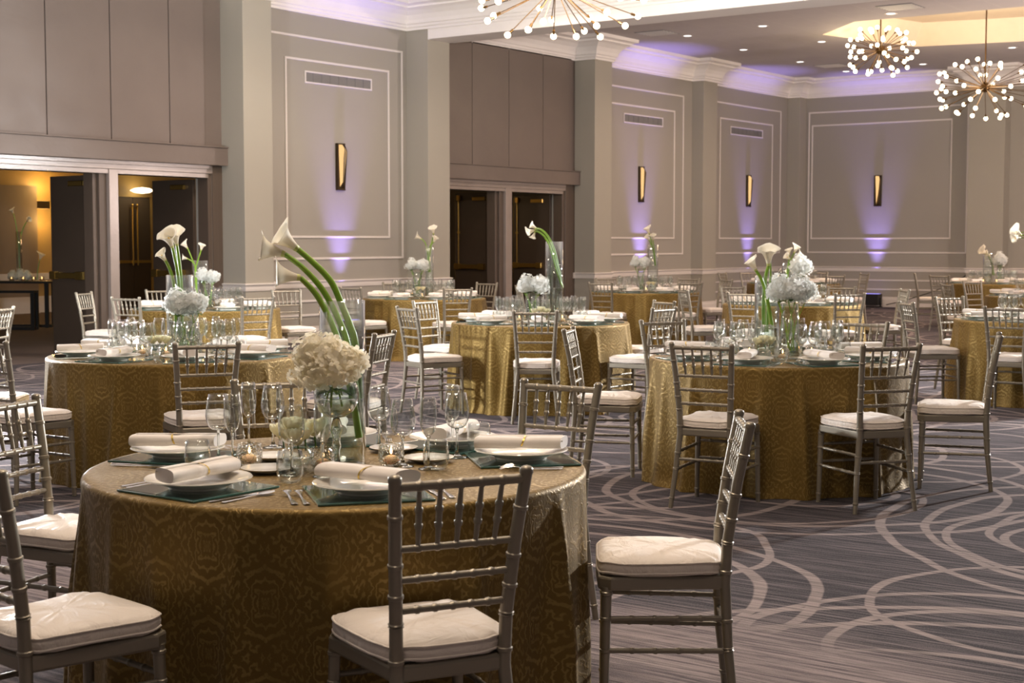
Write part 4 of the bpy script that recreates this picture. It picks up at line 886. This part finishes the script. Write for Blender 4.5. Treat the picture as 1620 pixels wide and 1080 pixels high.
def calla(P,tip,w,label,seed,hires,group):
    # stem along P, trumpet from the last stem point towards the tip
    rr=random.Random(seed); o=Vector(P[0]); pts=[Vector(p)-o for p in P]; tp=Vector(tip)-o
    r=thing('calla_lily',label,'flower',o,0,group)
    # smooth the stem
    Q=[]
    for i in range(len(pts)-1):
        p0=pts[max(i-1,0)];p1=pts[i];p2=pts[i+1];p3=pts[min(i+2,len(pts)-1)]
        for k in range(5):
            t=k/5; Q.append(.5*((2*p1)+(p2-p0)*t+(2*p0-5*p1+4*p2-p3)*t*t+(3*p1-p0-3*p2+p3)*t**3))
    Q.append(pts[-1]); sr=.0105*w if hires else .0085*w
    MB().tube(Q,[sr*(1.0-.28*i/len(Q)) for i in range(len(Q))],10 if hires else 7).build('stem',M['stem'],r)
    b=pts[-1]; ax=(tp-b); L=ax.length*1.0; ax.normalize()
    up=Vector((0,0,1)); sd=ax.cross(up)
    sd=sd.normalized() if sd.length>.05 else CR.copy(); vv=sd.cross(ax)
    S=22 if hires else 14; V=9 if hires else 7; mb=MB(); R=L*.50
    for j in range(V):
        v=j/(V-1)
        for i in range(S+1):
            a=2*PI*(i/S)-PI     # seam at +-pi
            f=abs(a)/PI
            rad=.0085*w*(1-v)+R*(v**1.35)*(.80+.16*(1-f))
            length=L*v*(1.0-.20*f*v)            # long lip at a=0, open seam opposite
            flare=(v**6)*(.10 if f<.8 else .0)
            lip=(v**7)*max(0,1-abs(a)/.55)*L*.12
            ov=.20*(1 if a>0 else -1)*(f**6)
            aa=a+ov
            wv=1+.07*math.sin(3*a+seed)*v*v+.04*math.sin(7*a+seed*2)*v**4
            p=b+ax*(length-flare*L+lip*.35)+(vv*math.cos(aa)+sd*math.sin(aa))*(rad*(1+flare*2.4)*wv+lip*.25)
            mb.v.append(tuple(p))
    for j in range(V-1):
        for i in range(S): mb.face([j*(S+1)+i,j*(S+1)+i+1,(j+1)*(S+1)+i+1,(j+1)*(S+1)+i],1 if j==0 else 0)
    sp=mb.build('spathe',[M['calla'],M['callag']],r,auto=False)
    m=sp.modifiers.new('thickness','SOLIDIFY'); m.thickness=.0012
    MB().tube([b+ax*L*.12,b+ax*L*.4,b+ax*L*.62],[.004*w,.0055*w,.003*w],8).build('spadix',M['spadix'],r)
def rose(loc,s,label,seed,group):
    rr=random.Random(seed); mb=MB()
    for layer,(n,R,h,tilt) in enumerate(((3,.30,1.05,-.30),(4,.54,1.08,-.22),(5,.78,1.05,-.10),(5,.98,.98,.10))):
        for k in range(n):
            a0=2*PI*k/n+layer*.7+rr.uniform(-.2,.2); wid=2*PI/n*.85
            b=len(mb.v); A,B=6,5
            for j in range(B+1):
                v=j/B
                for i in range(A+1):
                    a=a0+wid*(i/A-.5); r_=R*(.3+.7*math.sin(min(1,v*1.15)*PI/2))+(v**4)*tilt*.35; z=-.5+1.15*v*h-(abs(i/A-.5)*2)**3*.22*v+.02*math.sin(a*9)
                    mb.v.append((r_*math.cos(a)*s,r_*math.sin(a)*s,z*s*.9))
            for j in range(B):
                for i in range(A): mb.face([b+j*(A+1)+i,b+j*(A+1)+i+1,b+(j+1)*(A+1)+i+1,b+(j+1)*(A+1)+i])
    mb.ball((0,0,-.28*s),.45*s,10,6)
    r=thing('cream_rose',label,'flower',loc,rr.random()*6,group)
    mb.build('petals',M['rose'],r,auto=False)
    MB().tube([(0,0,-.45*s),(.008,0,-1.6*s)],.0028,6).build('stem',M['leafg'],r)
def vase(kind,rim,rad,water,label,group):
    x,y,z=rim; base=ZT+.001; H=z-base
    r=thing({'cyl':'cylinder_vase','cone':'tapered_vase'}.get(kind,'vase'),label,'vase',(x,y,base),0,group)
    rt=rad*(1.0 if kind=='cyl' else .8); rb=rad*(1.0 if kind=='cyl' else 1.1); th=.0035
    mb=MB().lathe([(.001,0),(rb-.003,0),(rb,.004),((rb+rt)/2,H*.5),(rt,H),(rt-th,H),((rb+rt)/2-th,H*.5),(rb-th,.016),(.001,.016)],40)
    mb.build('glass_body',M['vglass'],r,auto=False)
    if water:
        h=H*water; f=lambda q:(rb+(rt-rb)*q/H)-th-.0015
        MB().lathe([(.001,.0165),(f(0),.0165),(f(h),h),(.001,h)],36).build('water',M['water'],r,auto=False)
def hpos(p,z): return (p[0],p[1],z)
VG='clear glass flower vases'
for t,c in CENTRE.items():
    hi=t in('T1','T2','T5','T6'); n=NM[t]
    for i,(rim,rad,wt) in enumerate(c.get('cyl',[])):
        vase('cyl',rim,rad,wt,'tall clear cylinder vase holding callas on the '+n if c['calla'] else 'tall clear cylinder vase on the '+n,VG)
    for i,(rim,rad,wt) in enumerate(c.get('vase',[])):
        vase('vase',rim,rad,wt,'shorter clear vase holding hydrangeas on the '+n,VG)
    for i,(rim,rad,wt) in enumerate(c.get('cone',[])):
        vase('cone',rim,rad*.8,wt,'tapered clear vase holding hydrangeas on the '+n,VG)
    for i,(b,rad,h) in enumerate(c.get('goblet',[])):
        r=thing('footed_bowl_vase','clear footed goblet vase holding the big hydrangea on the nearest table','vase',(b[0],b[1],ZT+.001),0,VG)
        z0=h*.60
        bw=[(.006,z0),(.03,z0+.004),(.055,z0+.022),(.069,z0+.05),(.072,z0+.075),(.069,z0+.098),(.063,z0+.112)]
        MB().lathe(shell(bw,.003),36).build('bowl',M['vglass'],r,auto=False)
        MB().lathe([(.001,z0+.006),(.048,z0+.020),(.064,z0+.048),(.066,z0+.060),(.001,z0+.060)],30).build('water',M['water'],r,auto=False)
        MB().lathe([(.0005,0),(.05,0),(.05,.003),(.03,.008),(.013,.018),(.010,.035),(.011,.06),(.016,.075),(.012,.088),(.014,.11),(.021,.125),(.017,.14),(.014,z0-.012),(.010,z0-.001),(.0005,z0+.002)],28).build('stem',M['solid'],r,auto=False)
    for i,(P,tip,w) in enumerate(c['calla']):
        side=['first','second','third','fourth'][i]
        calla(P,tip,w,{'T1':('big white calla leaning left, topmost of three','big white calla with its trumpet farthest left','big white calla lowest of three, nearest table')[i]}.get(t,[None]*9) if t=='T1' else 'white calla lily, %s from the top of its vase, on the %s'%(side,n),i*3+int(t[1:]),hi,'white callas')
    for i,(p,R) in enumerate(c['hyd']):
        v=(c.get('goblet') or c.get('vase') or c.get('cone'))
        base=(v[0][0][0]+(i-.5)*.02,v[0][0][1],ZT+(.20 if c.get('goblet') else .05))
        hydrangea(p,R*(1.0 if t!='T1' else .90),'big creamy hydrangea head in the footed bowl, nearest table' if t=='T1' else 'white hydrangea %son the %s'%(('left head ','right head ','rightmost head ')[i] if len(c['hyd'])>1 else 'head ',n) if len(c['hyd'])<3 else 'white hydrangea %s head on the %s'%(('left','middle','right')[i],n),base,'big' if t=='T1' else ('far','far2')[i%2],'white hydrangeas')
    for i,(b,rad) in enumerate(c['bowl']):
        r=thing('rose_bowl','small clear fishbowl under the cream roses on the '+n,'vase',(b[0],b[1],ZT+.001),0,'small rose bowls'); q=rad
        MB().lathe([(.001,0),(q*.5,0),(q*.86,q*.25),(q,q*.72),(q*.9,q*1.15),(q*.68,q*1.42),(q*.66,q*1.42),(q*.87,q*1.14),(q*.97,q*.72),(q*.83,q*.27),(.001,.004)],28).build('bowl',M['glass'],r,auto=False)
        MB().lathe([(.001,.005),(q*.8,q*.28),(q*.955,q*.65),(.001,q*.65)],24).build('water',M['water'],r,auto=False)
    for i,p in enumerate(c['roses']):
        rose(p,.041 if t=='T1' else .036,'cream rose, %s in the bowl on the %s'%(('leftmost','second from left','third from left','rightmost','front centre')[i] if len(c['roses'])>3 else (('left','middle','right')[i] if len(c['roses'])==3 else ('left','right')[i]),n),i+int(t[1:])*5,'cream roses')
# foyer flowers
def at(px_right,away,z): p=Vector((-22.25,15.75,0))+CR*px_right+CF*away; return (p.x,p.y,z)
r=thing('cylinder_vase','slim tall vase on the foyer console','vase',at(.20,0,.801),0,VG)
MB().lathe([(.001,0),(.05,0),(.05,.85),(.047,.85),(.047,.012),(.001,.012)],20).build('glass_body',M['vglass'],r,auto=False)
calla([at(.20,0,.85),at(.20,0,1.3),at(.16,0,1.75),at(.12,0,1.95)],at(.08,-.03,2.05),1.3,'calla standing tall in the foyer vase, seen through the left doorway',3,False,'white callas')
calla([at(.21,0,.85),at(.2,0,1.3),at(.26,0,1.65),at(.34,0,1.82)],at(.42,-.05,1.86),1.3,'calla bending right in the foyer vase, seen through the left doorway',4,False,'white callas')
calla([at(.50,0,.82),at(.52,0,1.0),at(.55,0,1.15)],at(.60,0,1.30),1.2,'short calla at the right end of the foyer console',5,False,'white callas')
for i,(a,z) in enumerate(((.08,.88),(.22,.90),(.34,.88))):
    hydrangea(at(a,-.02,z),.09,('left','middle','right')[i]+' white hydrangea on the foyer console',at(a,0,.82),'far','white hydrangeas')
for i,a in enumerate((.10,.30,.48,.62)):
    vot.place(at(a,-.12,.801),0,('leftmost','second','third','rightmost')[i]+' candle on the foyer console','votive candles')
# ------------------------------------------------------------------ light
w=bpy.data.worlds.new('world'); sc.world=w; w.use_nodes=True
w.node_tree.nodes['Background'].inputs[0].default_value=(1.0,.93,.88,1); w.node_tree.nodes['Background'].inputs[1].default_value=.07
# low flash left of the tables, a key light at the back right, two unseen upward fills added to brighten ceiling and walls
lamp('left_flash','POINT',(-10.4,6.5,1.45),1050,(.95,.97,1.0),shadow_soft_size=.14)
lamp('back_right_flash','SPOT',(-.9,21.6,4.4),12500,(1.0,.98,.97),(-5.5,6.5,.4),spot_size=math.radians(84),spot_blend=.6,shadow_soft_size=.2)
lamp('added_ceiling_fill','AREA',(-8.0,12.3,3.7),820,(1.0,.96,.92),(-8.5,13,6),shape='DISK',size=.6,spread=math.radians(170))
lamp('added_ceiling_fill','AREA',(-1,25.0,2.5),760,(1.0,.80,.73),(-4,25,6),shape='DISK',size=.6,spread=math.radians(170))
lamp('chandelier_or_fill_glow','POINT',(-3.3,3.7,4.4),285,(1.0,.82,.62),shadow_soft_size=.5)  # unseen warm fill added over the nearest table; no chandelier is built here
for x,y,e in ((-12.5,8,50),(-12.3,13.5,100),(-12.2,17,60),(-7.5,4,40),(-7.0,9,34),(-2.5,6,22),(-1.5,1.5,24),(-12.2,21.5,50),(-11.6,27,44),(-6.2,22.0,70),(-4,27,50),(-6.5,30,34),(-13,25,30),(-1,15,26)):
    lamp('downlight_pool','AREA',(x,y,ZC-.03),e,(1.0,.80,.64) if y<20 else (1.0,.72,.54),(x,y,0),shape='DISK',size=.5,spread=math.radians(150))
cd=bpy.data.cameras.new('camera'); cam=bpy.data.objects.new('camera',cd); col.objects.link(cam)
cam.location=(0,0,1.48); cam.rotation_euler=(PI/2-.0668,0,.63); cd.lens=52.58; cd.sensor_width=36; cd.clip_end=200
cd.dof.use_dof=True; cd.dof.focus_distance=6.2; cd.dof.aperture_fstop=8.0
sc.camera=cam
sc.cycles.transparent_max_bounces=40; sc.cycles.max_bounces=10; sc.cycles.glossy_bounces=4; sc.cycles.transmission_bounces=10; sc.cycles.diffuse_bounces=4; sc.cycles.caustics_refractive=False; sc.cycles.caustics_reflective=True; sc.cycles.sample_clamp_indirect=3; sc.cycles.blur_glossy=1.0
sc.view_settings.view_transform='Standard'; sc.view_settings.look='None'; sc.view_settings.exposure=0; sc.view_settings.gamma=1; sc.view_settings.use_curve_mapping=False
